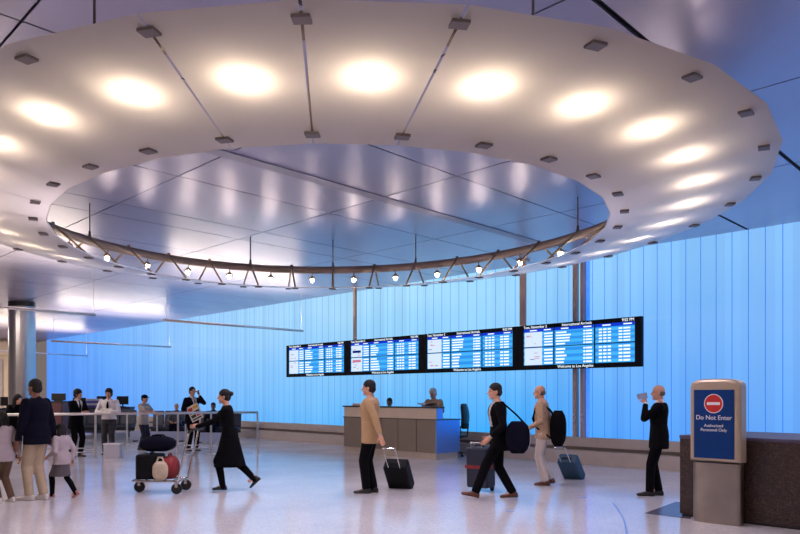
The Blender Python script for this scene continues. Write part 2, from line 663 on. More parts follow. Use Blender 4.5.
def text_mesh(name, body, size, mat_, parent, loc, rot, align='LEFT', sx=1.0, ext=0.0015):
    cu = bpy.data.curves.new(name, 'FONT')
    cu.body = body
    cu.size = size
    cu.align_x = align
    cu.align_y = 'CENTER'
    cu.extrude = ext
    t = bpy.data.objects.new(name, cu)
    C.objects.link(t)
    dg = bpy.context.evaluated_depsgraph_get()
    dg.update()
    me = bpy.data.meshes.new_from_object(t.evaluated_get(dg))
    bpy.data.objects.remove(t)
    me.materials.clear()
    me.materials.append(mat_)
    o = bpy.data.objects.new(name, me)
    C.objects.link(o)
    o.parent = parent
    o.location = loc
    o.rotation_euler = rot
    o.scale = (sx, 1, 1)
    return o


# ---------------------------------------------------------------- the setting
CEIL = 4.80
b = MB()
b.box((-12, 22, -0.1), (76, 66, 0.2))
struct(b.build('floor', M['floor']))

# glass wall, in its own frame (x = u along the wall)
wall_rot = (0, 0, WANG)
wall_loc = W(0, WALL_V)
b = MB()
U0, U1 = -46.9, 6.0
GB, GT = 0.60, CEIL
n = int((U1 - U0) / 0.32)
for i in range(n):
    u = U0 + 0.32 * i
    b.box((u + 0.16, 0.02, (GB + GT) / 2), (0.305, 0.04, GT - GB), mi=0)
    b.box((u + 0.32, 0.012, (GB + GT) / 2), (0.018, 0.02, GT - GB), mi=1)
b.box(((U0 + U1) / 2, 0.15, (GB + GT) / 2), (U1 - U0 + 0.3, 0.1, GT - GB), mi=1)
struct(b.build('wall_back', [M['glass'], M['seam'], M['fin']], loc=wall_loc, rot=wall_rot))
b = MB()
b.box(((U0 + U1) / 2, 0.05, 0.49), (U1 - U0, 0.34, 0.22), mi=0)
b.box(((U0 + U1) / 2, 0.12, 0.33), (U1 - U0, 0.30, 0.12), mi=1)
b.box(((U0 + U1) / 2, 0.0, 0.15), (U1 - U0, 0.56, 0.30), mi=0)
struct(b.build('baseboard_back', [M['base'], M['base_dark']], loc=wall_loc, rot=wall_rot))

# metal ceiling of large panels, parallel and square to the glass wall
b = MB()
us = [-48.0 + 1.9 * i for i in range(19)] + [-12.9, -10.75, -9.35, -7.65, -5.6, -3.75, -1.9, 0.0, 1.9, 3.8, 5.7, 7.6]
us = sorted(set(us))
us = [q for i, q in enumerate(us) if i == 0 or q - us[i - 1] > 0.6]
vs = [-27.0, -24, -21, -18, -15, -12, -9.5, -6.7, -3.9, -1.1, 2.05, 5.2, 8.22, 11.2, 15.25]
slit = (-3.75, -5.6)


def cu_(u, v):
    return u - 0.10 * (v - 8.2) * (1 if v < 15 else 0.98)


for i in range(len(us) - 1):
    for j in range(len(vs) - 1):
        ga = 0.03 if us[i] in slit else 0.013
        gb = 0.03 if us[i + 1] in slit else 0.013
        q = [W(cu_(us[i], vs[j]) + ga, vs[j] + 0.012), W(cu_(us[i + 1], vs[j]) - gb, vs[j] + 0.012),
             W(cu_(us[i + 1], vs[j + 1]) - gb, vs[j + 1] - 0.012), W(cu_(us[i], vs[j + 1]) + ga, vs[j + 1] - 0.012)]
        b.prism(q, CEIL, CEIL + 0.03, 0)
q = [W(-52, -28), W(12, -28), W(12, 15.4), W(-52, 15.4)]
b.prism(q, CEIL + 0.04, CEIL + 0.2, 1)
struct(b.build('ceiling', [M['ceiling'], M['gap']]))
b = MB()
q = [W(cu_(-9.35, 4.2) - 0.12, 4.2), W(cu_(-9.35, 4.2) + 0.12, 4.2), W(cu_(-9.35, 13.6) + 0.12, 13.6), W(cu_(-9.35, 13.6) - 0.12, 13.6)]
b.prism(q, CEIL - 0.015, CEIL - 0.003)
struct(b.build('trim_1', M['trough']))

# left end of the hall
LY = 43.4
b = MB()
b.box((-32.0, LY + 0.5, 2.4), (19.0, 0.2, 4.8), mi=0)
b.box((-32.0, LY + 0.30, 4.25), (19.0, 0.3, 0.8), mi=0)
struct(b.build('wall_left', [M['cream']]))
b = MB()
for i in range(16):
    b.box((-24.9, LY + 0.36, 0.25 + i * 0.22), (4.0, 0.05, 0.205))
struct(b.build('door_1', [M['shutter']]))
b = MB()
b.box((-21.75, LY + 0.1, 2.4), (0.55, 0.5, 4.8), mi=0)
b.box((-21.15, LY + 0.0, 2.4), (0.48, 0.5, 4.8), mi=1)
struct(b.build('trim_2', [M['taupe'], M['cream']]))

# dark floor patch, then the blue floor inlays
b = MB()
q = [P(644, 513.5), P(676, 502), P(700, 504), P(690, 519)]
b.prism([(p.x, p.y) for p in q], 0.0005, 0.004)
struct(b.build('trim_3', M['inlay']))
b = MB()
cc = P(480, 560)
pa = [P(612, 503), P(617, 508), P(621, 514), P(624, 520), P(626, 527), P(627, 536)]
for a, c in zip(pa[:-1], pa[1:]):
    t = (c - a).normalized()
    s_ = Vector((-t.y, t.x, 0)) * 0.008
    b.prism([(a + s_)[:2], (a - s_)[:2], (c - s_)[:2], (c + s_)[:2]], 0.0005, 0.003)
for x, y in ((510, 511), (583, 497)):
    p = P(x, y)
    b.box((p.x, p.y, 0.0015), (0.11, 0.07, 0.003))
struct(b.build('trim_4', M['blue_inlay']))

# ---------------------------------------------------------------- suspended ring of translucent panels
D = 10.6
R_X0, R_E, R_AL, R_PH = -0.0968, -0.1883, 0.3301, 0.0144
RI, RO, HI, HO = 0.4282, 0.5717, 0.2000, 0.2187


def RP(rad, k, h=None):
    """point of the ring: radius, index of the seam, height above the soffit line (metres above the floor)"""
    a = R_PH + k * 2 * PI / 32
    u, v = rad * math.sin(a), -rad * math.cos(a)
    ca, sa = math.cos(R_AL), math.sin(R_AL)
    s = (u * ca + v * sa) * R_E
    hh = HI + (HO - HI) * (rad - RI) / (RO - RI) if h is None else h
    return Vector(((R_X0 + u + s * ca) * D, (1 + v + s * sa) * D, EYE + hh * D))


ring = thing('suspended_ring', 'huge oval ring of white translucent panels hanging from the metal ceiling', 'ceiling light', RP(0, 0, 0.2))
ro = Vector(ring.location)
RIN, ROUT = 0.411, 0.588


def rel(p):
    return Vector(p) - ro


for k in range(32):
    b = MB()
    g0 = 0.011 if k in (31, 0, 1) else 0.0
    g1 = 0.011 if (k + 1) % 32 in (31, 0, 1) else 0.0
    e0 = g0 / (0.5 * D * 2 * PI / 32)
    e1 = g1 / (0.5 * D * 2 * PI / 32)
    rs = [RIN + (ROUT - RIN) * i / 6 for i in range(7)]
    top, bot = [], []
    for r in rs:
        for kk in (k + e0, k + 1 - e1):
            p = rel(RP(r, kk))
            top.append(p + Vector((0, 0, 0.0)))
    vs_ = top
    fs_ = [(2 * i, 2 * i + 1, 2 * i + 3, 2 * i + 2) for i in range(6)]
    b.add(vs_, fs_)
    # rolled edges of the panel, a few centimetres of depth
    for r, sg in ((RIN, 1),):
        a, c = rel(RP(r, k + e0)), rel(RP(r, k + 1 - e1))
        b.add([a, c, c + Vector((0, 0, 0.012)), a + Vector((0, 0, 0.012))], [(0, 1, 2, 3)])
    b.build('ring_panel', M['soffit'], ring, norm=False)

# rail
b = MB()
RH = 0.2452
prof = 0.075
NR = 128
vs_, fs_ = [], []
for i in range(NR):
    k = i * 32 / NR
    p = rel(RP(0.5, k, RH))
    q = rel(RP(0.5, k + 0.05, RH))
    t = (q - p).normalized()
    out = Vector((t.y, -t.x, 0))
    for j in range(8):
        a = 2 * PI * j / 8
        vs_.append(p + out * prof * math.cos(a) + Vector((0, 0, 1)) * prof * math.sin(a))
for i in range(NR):
    for j in range(8):
        i2, j2 = (i + 1) % NR, (j + 1) % 8
        fs_.append((i * 8 + j, i * 8 + j2, i2 * 8 + j2, i2 * 8 + j))
b.add(vs_, fs_)
b.build('rail', M['rail'], ring, smooth=True)

for k in range(32):
    rt = rel(RP(0.5, k, RH))
    for r in (RI, RO):
        ft = rel(RP(r, k))
        t = (rel(RP(r, k + 0.05)) - rel(RP(r, k - 0.05))).normalized()
        ang = math.atan2(t.y, t.x)
        rad_dir = (rt - ft).normalized()
        b = MB()
        b.tube(rt + Vector((0, 0, 0.07)), ft + Vector((0, 0, 0.02)), 0.018)
        b.tube(rt + Vector((0, 0, 0.05)), rt + Vector((0, 0, 0.10)), 0.03)
        b.build('strut', M['strut'], ring, smooth=True)
        b = MB()
        R = Matrix.Rotation(ang, 3, 'Z')
        b.box(ft + Vector((0, 0, -0.013)), (0.118, 0.10, 0.020), R)
        b.box(ft + Vector((0, 0, -0.004)), (0.05, 0.04, 0.03), R)
        b.build('bracket', M['bracket'], ring)
    # lamp between two seams
    p = rel(RP(0.505, k + 0.5, 0.2258))
    top = rel(RP(0.5, k + 0.5, RH))
    b = MB()
    b.tube(top, p + Vector((0, 0, 0.05)), 0.012)
    b.tube(p + Vector((0, 0, 0.09)), p + Vector((0, 0, 0.045)), 0.022)
    b.rings([(p + Vector((0, 0, 0.085)), (0.022, 0, 0), (0, 0.022, 0)), (p + Vector((0, 0, 0.06)), (0.055, 0, 0), (0, 0.055, 0)), (p + Vector((0, 0, 0.02)), (0.07, 0, 0), (0, 0.07, 0)), (p + Vector((0, 0, 0.02)), (0.064, 0, 0), (0, 0.064, 0)), (p + Vector((0, 0, 0.055)), (0.048, 0, 0), (0, 0.048, 0))], n=16)
    s_ = b.build('lamp_socket', M['strut'], ring, smooth=True)
    b = MB()
    b.ell(p, (0.036, 0.036, 0.046), n=10, m=7)
    b.build('bulb', M['bulb'], s_, smooth=True)
for k in (-2, 2, 6, 10, 14, 16, 18, 22, 26):
    p = rel(RP(0.5, k, RH))
    b = MB()
    b.tube(p, Vector((p.x, p.y, CEIL - ro.z)), 0.011)
    b.tube(p, p + Vector((0, 0, 0.16)), 0.02)
    b.build('hanging_rod', M['bracket'], ring, smooth=True)

# ---------------------------------------------------------------- mullions and display posts
def post(name, label, x, v, w, z0, z1, cat='post', m='bronze', clips=False):
    p = on_v(x, v)
    t = thing(name, label, cat, p, WANG)
    b = MB()
    b.box((0, 0, (z0 + z1) / 2), (w, 0.08, z1 - z0))
    b.build('shaft', M[m], t, bevel=0.006)
    b = MB()
    b.box((0, 0, z1 - 0.02), (w * 1.7, 0.2, 0.04))
    b.build('top_plate', M[m], t)
    return t


DV = 14.45
post('display_post', 'slim bronze post holding up the left half of the flight displays', 355, DV + 0.04, 0.09, 3.222, CEIL - 0.002)
post('display_post', 'bronze post from the ceiling behind the gap before the rightmost flight display', 523, DV + 0.04, 0.15, 3.222, CEIL - 0.002)
for x, w, lb in ((575.8, 0.085, 'left one of the twin bronze mullions on the glass wall'), (583.2, 0.075, 'right one of the twin bronze mullions on the glass wall, beside a bright blue strip')):
    p = on_v(x, WALL_V - 0.10)
    t = thing('mullion', lb, 'mullion', p, WANG)
    MB().box((0, 0, (0.6 + CEIL) / 2), (w, 0.14, CEIL - 0.605)).build('shaft', M['bronze'], t, bevel=0.005)
    b = MB()
    for z in (0.98, 1.12):
        b.tube((0, -0.07, z), (0, -0.10, z), 0.03)
    b.build('clip', M['rail_steel'], t)
p = on_v(588.2, WALL_V - 0.035)
t = MB().box((0, 0, (0.6 + CEIL) / 2), (0.09, 0.03, CEIL - 0.605)).build('light_strip', M['fin'], loc=p, rot=(0, 0, WANG))
tag(t, 'vertical deep blue glowing strip right of the twin bronze mullions', 'light strip')

# ---------------------------------------------------------------- flight displays
ZT, ZB = 3.22, 2.165
PITCH = 3.262
u_right = UV(on_v(634, DV))[0]      # right edge of the picture area of the rightmost display
CW = 2.93


def dash_rows(b, x0, x1, z0, z1, y, col):
    rows = 5
    rh = (z1 - z0) / (rows + 0.4)
    for r in range(rows):
        z = z1 - rh * (r + 0.8)
        if r % 2 == 0:
            b.box(((x0 + x1) / 2, y - 0.001, z), (x1 - x0, 0.002, rh * 0.95), mi=1)
        if col == 0:      # destination codes right of the advert
            b.box((x0 + (x1 - x0) * 0.80, y - 0.004, z), (0.16, 0.002, rh * 0.5), mi=3)
            b.box((x0 + (x1 - x0) * 0.94, y - 0.004, z), (0.07, 0.002, rh * 0.5), mi=3)
        elif col == 1:
            l = random.uniform(0.2, 0.42)
            b.box((x0 + 0.04 + l / 2, y - 0.004, z), (l, 0.002, rh * 0.5), mi=3)
            b.box((x1 - 0.24, y - 0.004, z), (0.05, 0.002, rh * 0.5), mi=3)
            b.box((x1 - 0.12, y - 0.004, z), (0.16, 0.002, rh * 0.5), mi=3)
        else:
            for k in range(3):
                b.box((x0 + 0.13 + k * 0.11, y - 0.004, z), (0.08, 0.002, rh * 0.5), mi=3)
            for k, l in ((0, 0.09), (1, 0.16)):
                b.box((x0 + 0.62 + k * 0.15, y - 0.004, z), (l, 0.002, rh * 0.5), mi=3)


where = ['rightmost flight display board, by the twin bronze mullions', 'third flight display board from the left, above the white-haired clerk',
         'second flight display board from the left, above the man in the camel jacket', 'leftmost and smallest-looking flight display board on the blue wall']
for i in range(4):
    ur = u_right - i * PITCH
    uc = ur - CW / 2
    t = thing('flight_display', where[i], 'display board', W(uc, DV, ZB), WANG, 'flight display boards')
    H = ZT - ZB
    xl, xr = -PITCH / 2 + 0.003, PITCH / 2 - 0.003
    if i == 0:
        xr = CW / 2 + 0.14
    if i == 3:
        xl = -CW / 2 - 0.17
    b = MB()
    b.box(((xl + xr) / 2, 0.05, H / 2), (xr - xl, 0.10, H))
    b.build('housing', M['bezel'], t, bevel=0.01)
    cz0, cz1 = 0.105, 0.955
    cwid = [0.86, 1.06, 0.97]
    x = -CW / 2
    for c in range(3):
        w = cwid[c]
        for r in range(2):
            z0 = cz0 + (0.43 if r == 1 else 0.0)
            z1 = z0 + 0.41
            if r == 1:
                z1 = cz1
            b = MB()
            x0, x1 = x + 0.01, x + w - 0.01
            y = -0.004
            b.box(((x0 + x1) / 2, y + 0.001, (z0 + z1) / 2), (x1 - x0, 0.006, z1 - z0), mi=0)
            zt = z1
            if r == 1:
                b.box(((x0 + x1) / 2, y - 0.003, z1 - 0.035), (x1 - x0, 0.003, 0.07), mi=2)
                b.box((x0 + 0.28, y - 0.006, z1 - 0.035), (0.2, 0.002, 0.025), mi=3)
                b.box((x1 - 0.16, y - 0.006, z1 - 0.035), (0.2, 0.002, 0.025), mi=3)
                zt = z1 - 0.07
            dash_rows(b, x0, x1, z0, zt, y - 0.003, c)
            if c == 0:    # white advert panel
                aw = (x1 - x0) * 0.60
                b.box((x0 + aw / 2 + 0.03, y - 0.009, (z0 + zt) / 2), (aw, 0.004, (zt - z0) * 0.97), mi=4)
                rr = random.Random(i * 7 + r)
                if i == 2:
                    b.box((x0 + aw / 2 + 0.03, y - 0.013, zt - 0.19 if r else zt - 0.1), (aw * 0.75, 0.003, 0.07), mi=6 if r else 5)
                for q in range(4):
                    b.box((x0 + 0.10 + rr.random() * aw * 0.6, y - 0.013, z0 + 0.05 + rr.random() * (zt - z0 - 0.1)), (rr.uniform(0.04, 0.16), 0.003, 0.014), mi=rr.choice([5, 5, 6]))
            mats_ = [M['scr_blue'], M['scr_mid'], M['scr_head'], M['scr_white'], M['scr_pale'], M['scr_red'], M['scr_navy']]
            if (c + i) % 2:
                mats_[0], mats_[1] = mats_[1], mats_[0]
            b.build('screen', mats_, t)
        x += w + 0.02
    rt = (PI / 2, 0, 0)
    text_mesh('date_text', 'Tues, November 2', 0.088, M['scr_white'], t, (-CW / 2, -0.006, 1.0), rt)
    text_mesh('title_text', 'International Arrivals', 0.088, M['scr_white'], t, (0.02, -0.006, 1.0), rt, 'CENTER', 1.05)
    text_mesh('clock_text', '9:02 PM', 0.088, M['scr_white'], t, (CW / 2 - 0.02, -0.006, 1.0), rt, 'RIGHT')
    text_mesh('welcome_text', 'Welcome to Los Angeles', 0.088, M['scr_white'], t, (-0.02, -0.006, 0.055), rt, 'CENTER', 1.05)

# ---------------------------------------------------------------- hanging tubes at the left
ZBAR = 3.6
for (x0, y0), (x1, y1), r, ends, lb in (
        ((-30, 304.5), (95, 315), 0.035, (94,), 'nearest hanging tube, thick and pale, passing in front of the steel column'),
        ((51, 341), (171, 347), 0.035, (0, 1), 'thin hanging tube low over the blue wall between the two suited men'),
        ((-20, 350), (88, 356), 0.03, (1,), 'farthest hanging tube, behind the steel column'),
        ((163, 320), (303, 331), 0.035, (0, 1), 'rightmost hanging tube, ending left of the flight displays')):
    a, c = P(x0, y0, ZBAR), P(x1, y1, ZBAR)
    t = thing('hanging_tube', lb, 'hanging tube', a, 0, 'tubes hung from the ceiling')
    b = MB()
    b.tube((0, 0, 0), c - a, r, n=12)
    b.build('tube', M['rail_steel'], t, smooth=True)
    mid = (a + c) / 2 + Vector((0, 0, r + 0.02))
    dd_ = c - a
    area('uplight', mid, (dd_.length * 0.9, 0.05), 45 * dd_.length, (1.0, 0.84, 0.60), (PI, 0, math.atan2(dd_.y, dd_.x)))  # area light added over the tube to brighten the ceiling
    for f in (0.02, 0.985):
        q = (c - a) * f
        b = MB()
        b.tube(q, q + Vector((0, 0, CEIL - ZBAR)), 0.008, n=6)
        b.build('cable', M['rail_steel'], t)

# ---------------------------------------------------------------- round steel column
p = Vector(((22 - 400) / FPX * 26.4, 26.4, 0))
t = thing('steel_column', 'round brushed steel column with a black collar under the ceiling', 'column', p)
b = MB()
b.tube((0, 0, 0), (0, 0, CEIL - 0.17), 0.43, n=40)
b.build('shaft', M['column'], t, smooth=False)
b = MB()
b.tube((0, 0, CEIL - 0.17), (0, 0, CEIL - 0.002), 0.44, n=40)
b.build('collar', M['black'], t)

# ---------------------------------------------------------------- reception desk
A0, A1 = P(343, 452), P(437, 460)
uA, vA = UV(A0)
uB, vB = UV(A1)
vf = (vA + vB) / 2
L_ = uB - uA
desk = thing('reception_desk', 'long reception desk with taupe panels and a cream raised counter', 'desk', W(uB, vf), WANG)
dd = 0.80
b = MB().box((-L_ / 2, dd / 2, 0.08), (L_ - 0.02, dd - 0.04, 0.16))
b.build('plinth', M['desk_kick'], desk)
b = MB().box((-L_ / 2, dd / 2 + 0.02, 0.55), (L_ - 0.02, dd - 0.06, 0.78))
b.build('carcass', M['dark'], desk)
npan = [0.0, 0.215, 0.44, 0.62, 0.81, 1.0]
for i in range(5):
    x0, x1 = -L_ + L_ * npan[i], -L_ + L_ * npan[i + 1]
    MB().box(((x0 + x1) / 2, 0.012, 0.56), (x1 - x0 - 0.02, 0.04, 0.80)).build('front_panel', M['desk_front'], desk, bevel=0.004)
MB().box((0.01, dd / 2, 0.56), (0.04, dd + 0.02, 0.80)).build('end_panel', M['desk_side'], desk, bevel=0.004)['label'] = 'glossy end panel mirroring the blue wall'
MB().box((-L_ / 2, dd / 2 + 0.02, 0.965), (L_ + 0.06, dd + 0.05, 0.03)).build('worktop', M['desk_top'], desk, bevel=0.004)
MB().box((-L_ / 2, 0.12, 1.11), (L_ - 0.0, 0.22, 0.27)).build('counter_band', M['desk_cream'], desk, bevel=0.004)
MB().box((0.004, 0.12, 1.11), (0.012, 0.2, 0.262)).build('band_end', M['desk_side'], desk)
MB().box((-L_ / 2, 0.12, 1.262), (L_ + 0.06, 0.30, 0.034)).build('countertop', M['desk_top'], desk, bevel=0.005)
# low cream box lying on the left end of the counter
t = thing('document_tray', 'flat cream tray on the left end of the reception counter', 'tray', W(uA + 0.75, vf + 0.12, 1.28), WANG)
MB().box((0, 0, 0.008), (0.8, 0.2, 0.016)).build('tray_base', M['desk_cream'], t)
b = MB()
for s_ in (-1, 1):
    b.box((0, s_ * 0.095, 0.03), (0.8, 0.01, 0.06))
    b.box((s_ * 0.395, 0, 0.03), (0.01, 0.2, 0.06))
b.build('tray_rim', M['desk_cream'], t)


def office_chair(label, loc, rz):
    t = thing('office_chair', label, 'chair', loc, rz)
    t.scale = (1, 1, 1.04)
    b = MB()
    b.rings([((0, 0, 0.46), (0.24, 0, 0), (0, 0.24, 0)), ((0, 0, 0.49), (0.26, 0, 0), (0, 0.26, 0)), ((0, 0, 0.54), (0.25, 0, 0), (0, 0.25, 0))], n=20)
    b.build('seat', M['black'], t, bevel=0.01)
    b = MB()
    vs_ = []
    for zz in range(9):
        z = 0.68 + 0.62 * zz / 8
        wv = 0.24 * (1 - (abs(zz - 4) / 4.3) ** 4 * 0.5)
        for k in range(9):
            s_ = -1 + k / 4
            vs_.append((-0.25 + 0.05 * s_ * s_ - 0.05 * math.sin(zz / 8 * PI) + 0.02 * zz / 8 - 0.03, s_ * wv, z))
    fs_ = [(i * 9 + j, i * 9 + j + 1, (i + 1) * 9 + j + 1, (i + 1) * 9 + j) for i in range(8) for j in range(8)]
    b.add(vs_, fs_)
    o = b.build('backrest', M['black'], t, smooth=True)
    m_ = o.modifiers.new('t', 'SOLIDIFY')
    m_.thickness = 0.05
    b = MB()
    b.path([(-0.08, 0, 0.45), (-0.3, 0, 0.5), (-0.33, 0, 0.8)], 0.02)
    b.build('back_bar', M['dark'], t, smooth=True)
    for s_ in (-1, 1):
        b = MB()
        b.path([(0.0, s_ * 0.2, 0.47), (0.0, s_ * 0.29, 0.5), (0.0, s_ * 0.29, 0.7)], 0.016)
        b.box((0.0, s_ * 0.29, 0.715), (0.26, 0.06, 0.03))
        b.build('armrest', M['black'], t)
    b = MB()
    b.tube((0, 0, 0.1), (0, 0, 0.46), 0.03)
    b.build('gas_lift', M['dark'], t, smooth=True)
    b = MB()
    for k in range(5):
        a = 2 * PI * k / 5
        b.tube((0, 0, 0.12), (0.29 * math.cos(a), 0.29 * math.sin(a), 0.075), 0.025, 0.016)
    b.build('star_base', M['dark'], t)
    for k in range(5):
        a = 2 * PI * k / 5
        b = MB()
        c_, s2 = 0.29 * math.cos(a), 0.29 * math.sin(a)
        b.tube((c_ - 0.02 * math.sin(a), s2 + 0.02 * math.cos(a), 0.03), (c_ + 0.02 * math.sin(a), s2 - 0.02 * math.cos(a), 0.03), 0.03, n=14)
        b.build('castor', M['rubber'], t)
    return t


ch_loc = W(UV(on_v(455, 14.28))[0], 14.28)
office_chair('black office chair at the right end of the reception desk', ch_loc, WANG + 3.5)

# ---------------------------------------------------------------- do-not-enter sign
sg = P(719, 522.5)
us_, vs__ = UV(sg)
sign = thing('sign_stand', 'beige and steel sign stand with a blue no entry panel', 'sign', W(us_, vs__ - 0.03), WANG)


def lens(w, dpt, n_=12, e=4.0):
    pts = []
    for i in range(96):
        a = 2 * PI * i / 96
        ca, sa = math.cos(a), math.sin(a)
        pts.append((w / 2 * math.copysign(abs(ca) ** (2 / e), ca), dpt / 2 * math.copysign(abs(sa) ** (2 / e), sa)))
    return pts


b = MB()
b.prism(lens(0.60, 0.20, e=3.2), 0.0, 0.735)
b.build('pedestal', M['pedestal'], sign, smooth=False)
b = MB()
b.prism(lens(0.575, 0.18, e=3.2), 0.735, 0.755)
b.build('joint', M['dark'], sign)
# head: outline with rounded top corners in x-z, pillowed edges
b = MB()
hw, z0, z1 = 0.315, 0.755, 1.768
out = [(-hw, z0), (hw, z0)]
for i in range(0, 25):
    a = PI * i / 24
    ca, sa = math.cos(a), math.sin(a)
    out.append((hw * math.copysign(abs(ca) ** 0.62, ca), z1 - 0.12 + 0.12 * abs(sa) ** 0.62))
nn = len(out)
cx, cz = 0, (z0 + z1) / 2
rings_ = []
vs_, fs_ = [], []
for yy, ins in ((-0.10, 0.035), (-0.088, 0.012), (-0.07, 0.0), (0.07, 0.0), (0.088, 0.012), (0.10, 0.035)):
    for (x, z) in out:
        fx = (hw - ins) / hw
        fz = ((z1 - z0) / 2 - ins) / ((z1 - z0) / 2)
        vs_.append((x * fx, yy, cz + (z - cz) * fz))
for k in range(5):
    for i in range(nn):
        j = (i + 1) % nn
        fs_.append((k * nn + i, k * nn + j, (k + 1) * nn + j, (k + 1) * nn + i))
fs_ += [tuple(range(nn)), tuple(range(5 * nn, 6 * nn))[::-1]]
b.add(vs_, fs_)
b.build('sign_head', M['sign_frame'], sign, smooth=False)
pn = MB().box((-0.005, -0.102, 1.215), (0.50, 0.008, 0.84)).build('panel', M['sign_blue'], sign, bevel=0.002)
b = MB()
b.tube((-0.005, -0.1055, 1.465), (-0.005, -0.109, 1.465), 0.118, n=36)
b.build('red_disc_rim', M['sign_white'], pn)
b = MB()
b.tube((-0.005, -0.109, 1.465), (-0.005, -0.111, 1.465), 0.108, n=36)
b.build('red_disc', M['sign_red'], pn)
MB().box((-0.005, -0.112, 1.465), (0.16, 0.003, 0.034)).build('white_bar', M['sign_white'], pn)
for s_, z, h in (('Do Not Enter', 1.292, 0.078), ('Authorized', 1.195, 0.052), ('Personnel Only', 1.142, 0.052)):
    text_mesh('sign_text', s_, h, M['sign_white'], pn, (-0.005, -0.108, z), (PI / 2, 0, 0), 'CENTER')

# ---------------------------------------------------------------- granite barrier wall at the right
g = thing('granite_counter', 'dark speckled granite barrier with a violet top behind the sign stand', 'counter', W(UV(P(674, 517))[0], 9.36), WANG)
MB().box((3.0, 0.8, 0.52), (6.0, 1.58, 0.98)).build('body', M['granite'], g, bevel=0.01)
MB().box((3.0, 0.8, 0.015), (5.96, 1.52, 0.03)).build('plinth', M['dark'], g)
MB().box((3.0, 0.8, 1.03), (6.0, 1.6, 0.04)).build('top', M['counter_top'], g, bevel=0.006)

# ---------------------------------------------------------------- people
def ik(a, c, l1, l2, pole):
    a, c, pole = Vector(a), Vector(c), Vector(pole)
    d = c - a
    L = min(d.length, (l1 + l2) * 0.999)
    dn = d.normalized()
    c = a + dn * L
    x = (l1 * l1 - l2 * l2 + L * L) / (2 * L)
    h = math.sqrt(max(l1 * l1 - x * x, 0))
    pp = (pole - dn * pole.dot(dn)).normalized()
    return a + dn * x + pp * h, c


def hand_shape(b, wr, dirn, side, curl=0.5, s=1.0, palm_in=None):
    """palm, four bent fingers and a thumb; side is +1 left, -1 right"""
    d = Vector(dirn).normalized()
    pn = Vector(palm_in) if palm_in is not None else Vector((0, -side, 0))
    pn = (pn - d * pn.dot(d)).normalized()       # direction the palm faces
    w = d.cross(pn).normalized() * side            # towards the thumb
    if w.x < 0 and abs(w.x) > 0.5:
        w = -w
    pc = wr + d * 0.048 * s
    R = Matrix((w, pn, d)).transposed()
    b.ell(pc, (0.040 * s, 0.018 * s, 0.056 * s), R, n=12, m=8)
    b.tube(wr - d * 0.03 * s, wr + d * 0.02 * s, 0.026 * s, 0.026 * s, round_=True)
    for i, (off, ln) in enumerate(((0.030, 0.078), (0.010, 0.088), (-0.010, 0.082), (-0.029, 0.064))):
        p = wr + d * 0.088 * s + w * off * s
        dr = d
        c = curl
        for k, fr in enumerate((0.42, 0.32, 0.26)):
            dr = (dr * math.cos(c * 0.8) + pn * math.sin(c * 0.8)).normalized()
            q = p + dr * ln * fr * s
            b.tube(p, q, 0.0095 * s, 0.0088 * s, n=8, round_=True)
            p = q
    p = wr + d * 0.035 * s + w * 0.030 * s
    q = p + (d * 0.6 + w * 0.75 + pn * 0.25).normalized() * 0.038 * s
    b.tube(p, q, 0.013 * s, 0.011 * s, n=8, round_=True)
    b.tube(q, q + (d * 0.85 + w * 0.25 + pn * 0.35).normalized() * 0.034 * s, 0.011 * s, 0.0095 * s, n=8, round_=True)


def shoe_shape(b, ankle, yaw, pitch, s=1.0, heel=0.0, wid=1.0):
    R = Matrix.Rotation(yaw, 3, 'Z') @ Matrix.Rotation(pitch, 3, 'Y')
    rr = []
    for x, w, zc, hh in ((-0.075, 0.022, -0.055, 0.02), (-0.065, 0.034, -0.045, 0.035), (-0.03, 0.038, -0.035, 0.05), (0.02, 0.040, -0.03, 0.052), (0.07, 0.044, -0.048, 0.036),
                         (0.13, 0.048, -0.058, 0.026), (0.175, 0.040, -0.062, 0.022), (0.20, 0.018, -0.066, 0.013)):
        rr.append((ankle + R @ (Vector((x, 0, zc)) * s), R @ Vector((0, w * s * wid, 0)), R @ Vector((0, 0, hh * s))))
    b.rings(rr, n=12)
    b.tube(ankle + R @ Vector((-0.01, 0, -0.03)) * s, ankle + R @ Vector((-0.01, 0, 0.035)) * s, 0.042 * s, 0.042 * s)
    # flat sole and heel
    b.box(ankle + R @ (Vector((0.06, 0, -0.079)) * s), (0.25 * s, 0.07 * s * wid, 0.014 * s), R)
    b.box(ankle + R @ (Vector((-0.045, 0, -0.072 - heel / 2)) * s), (0.06 * s, 0.055 * s, (0.03 + heel) * s), R)


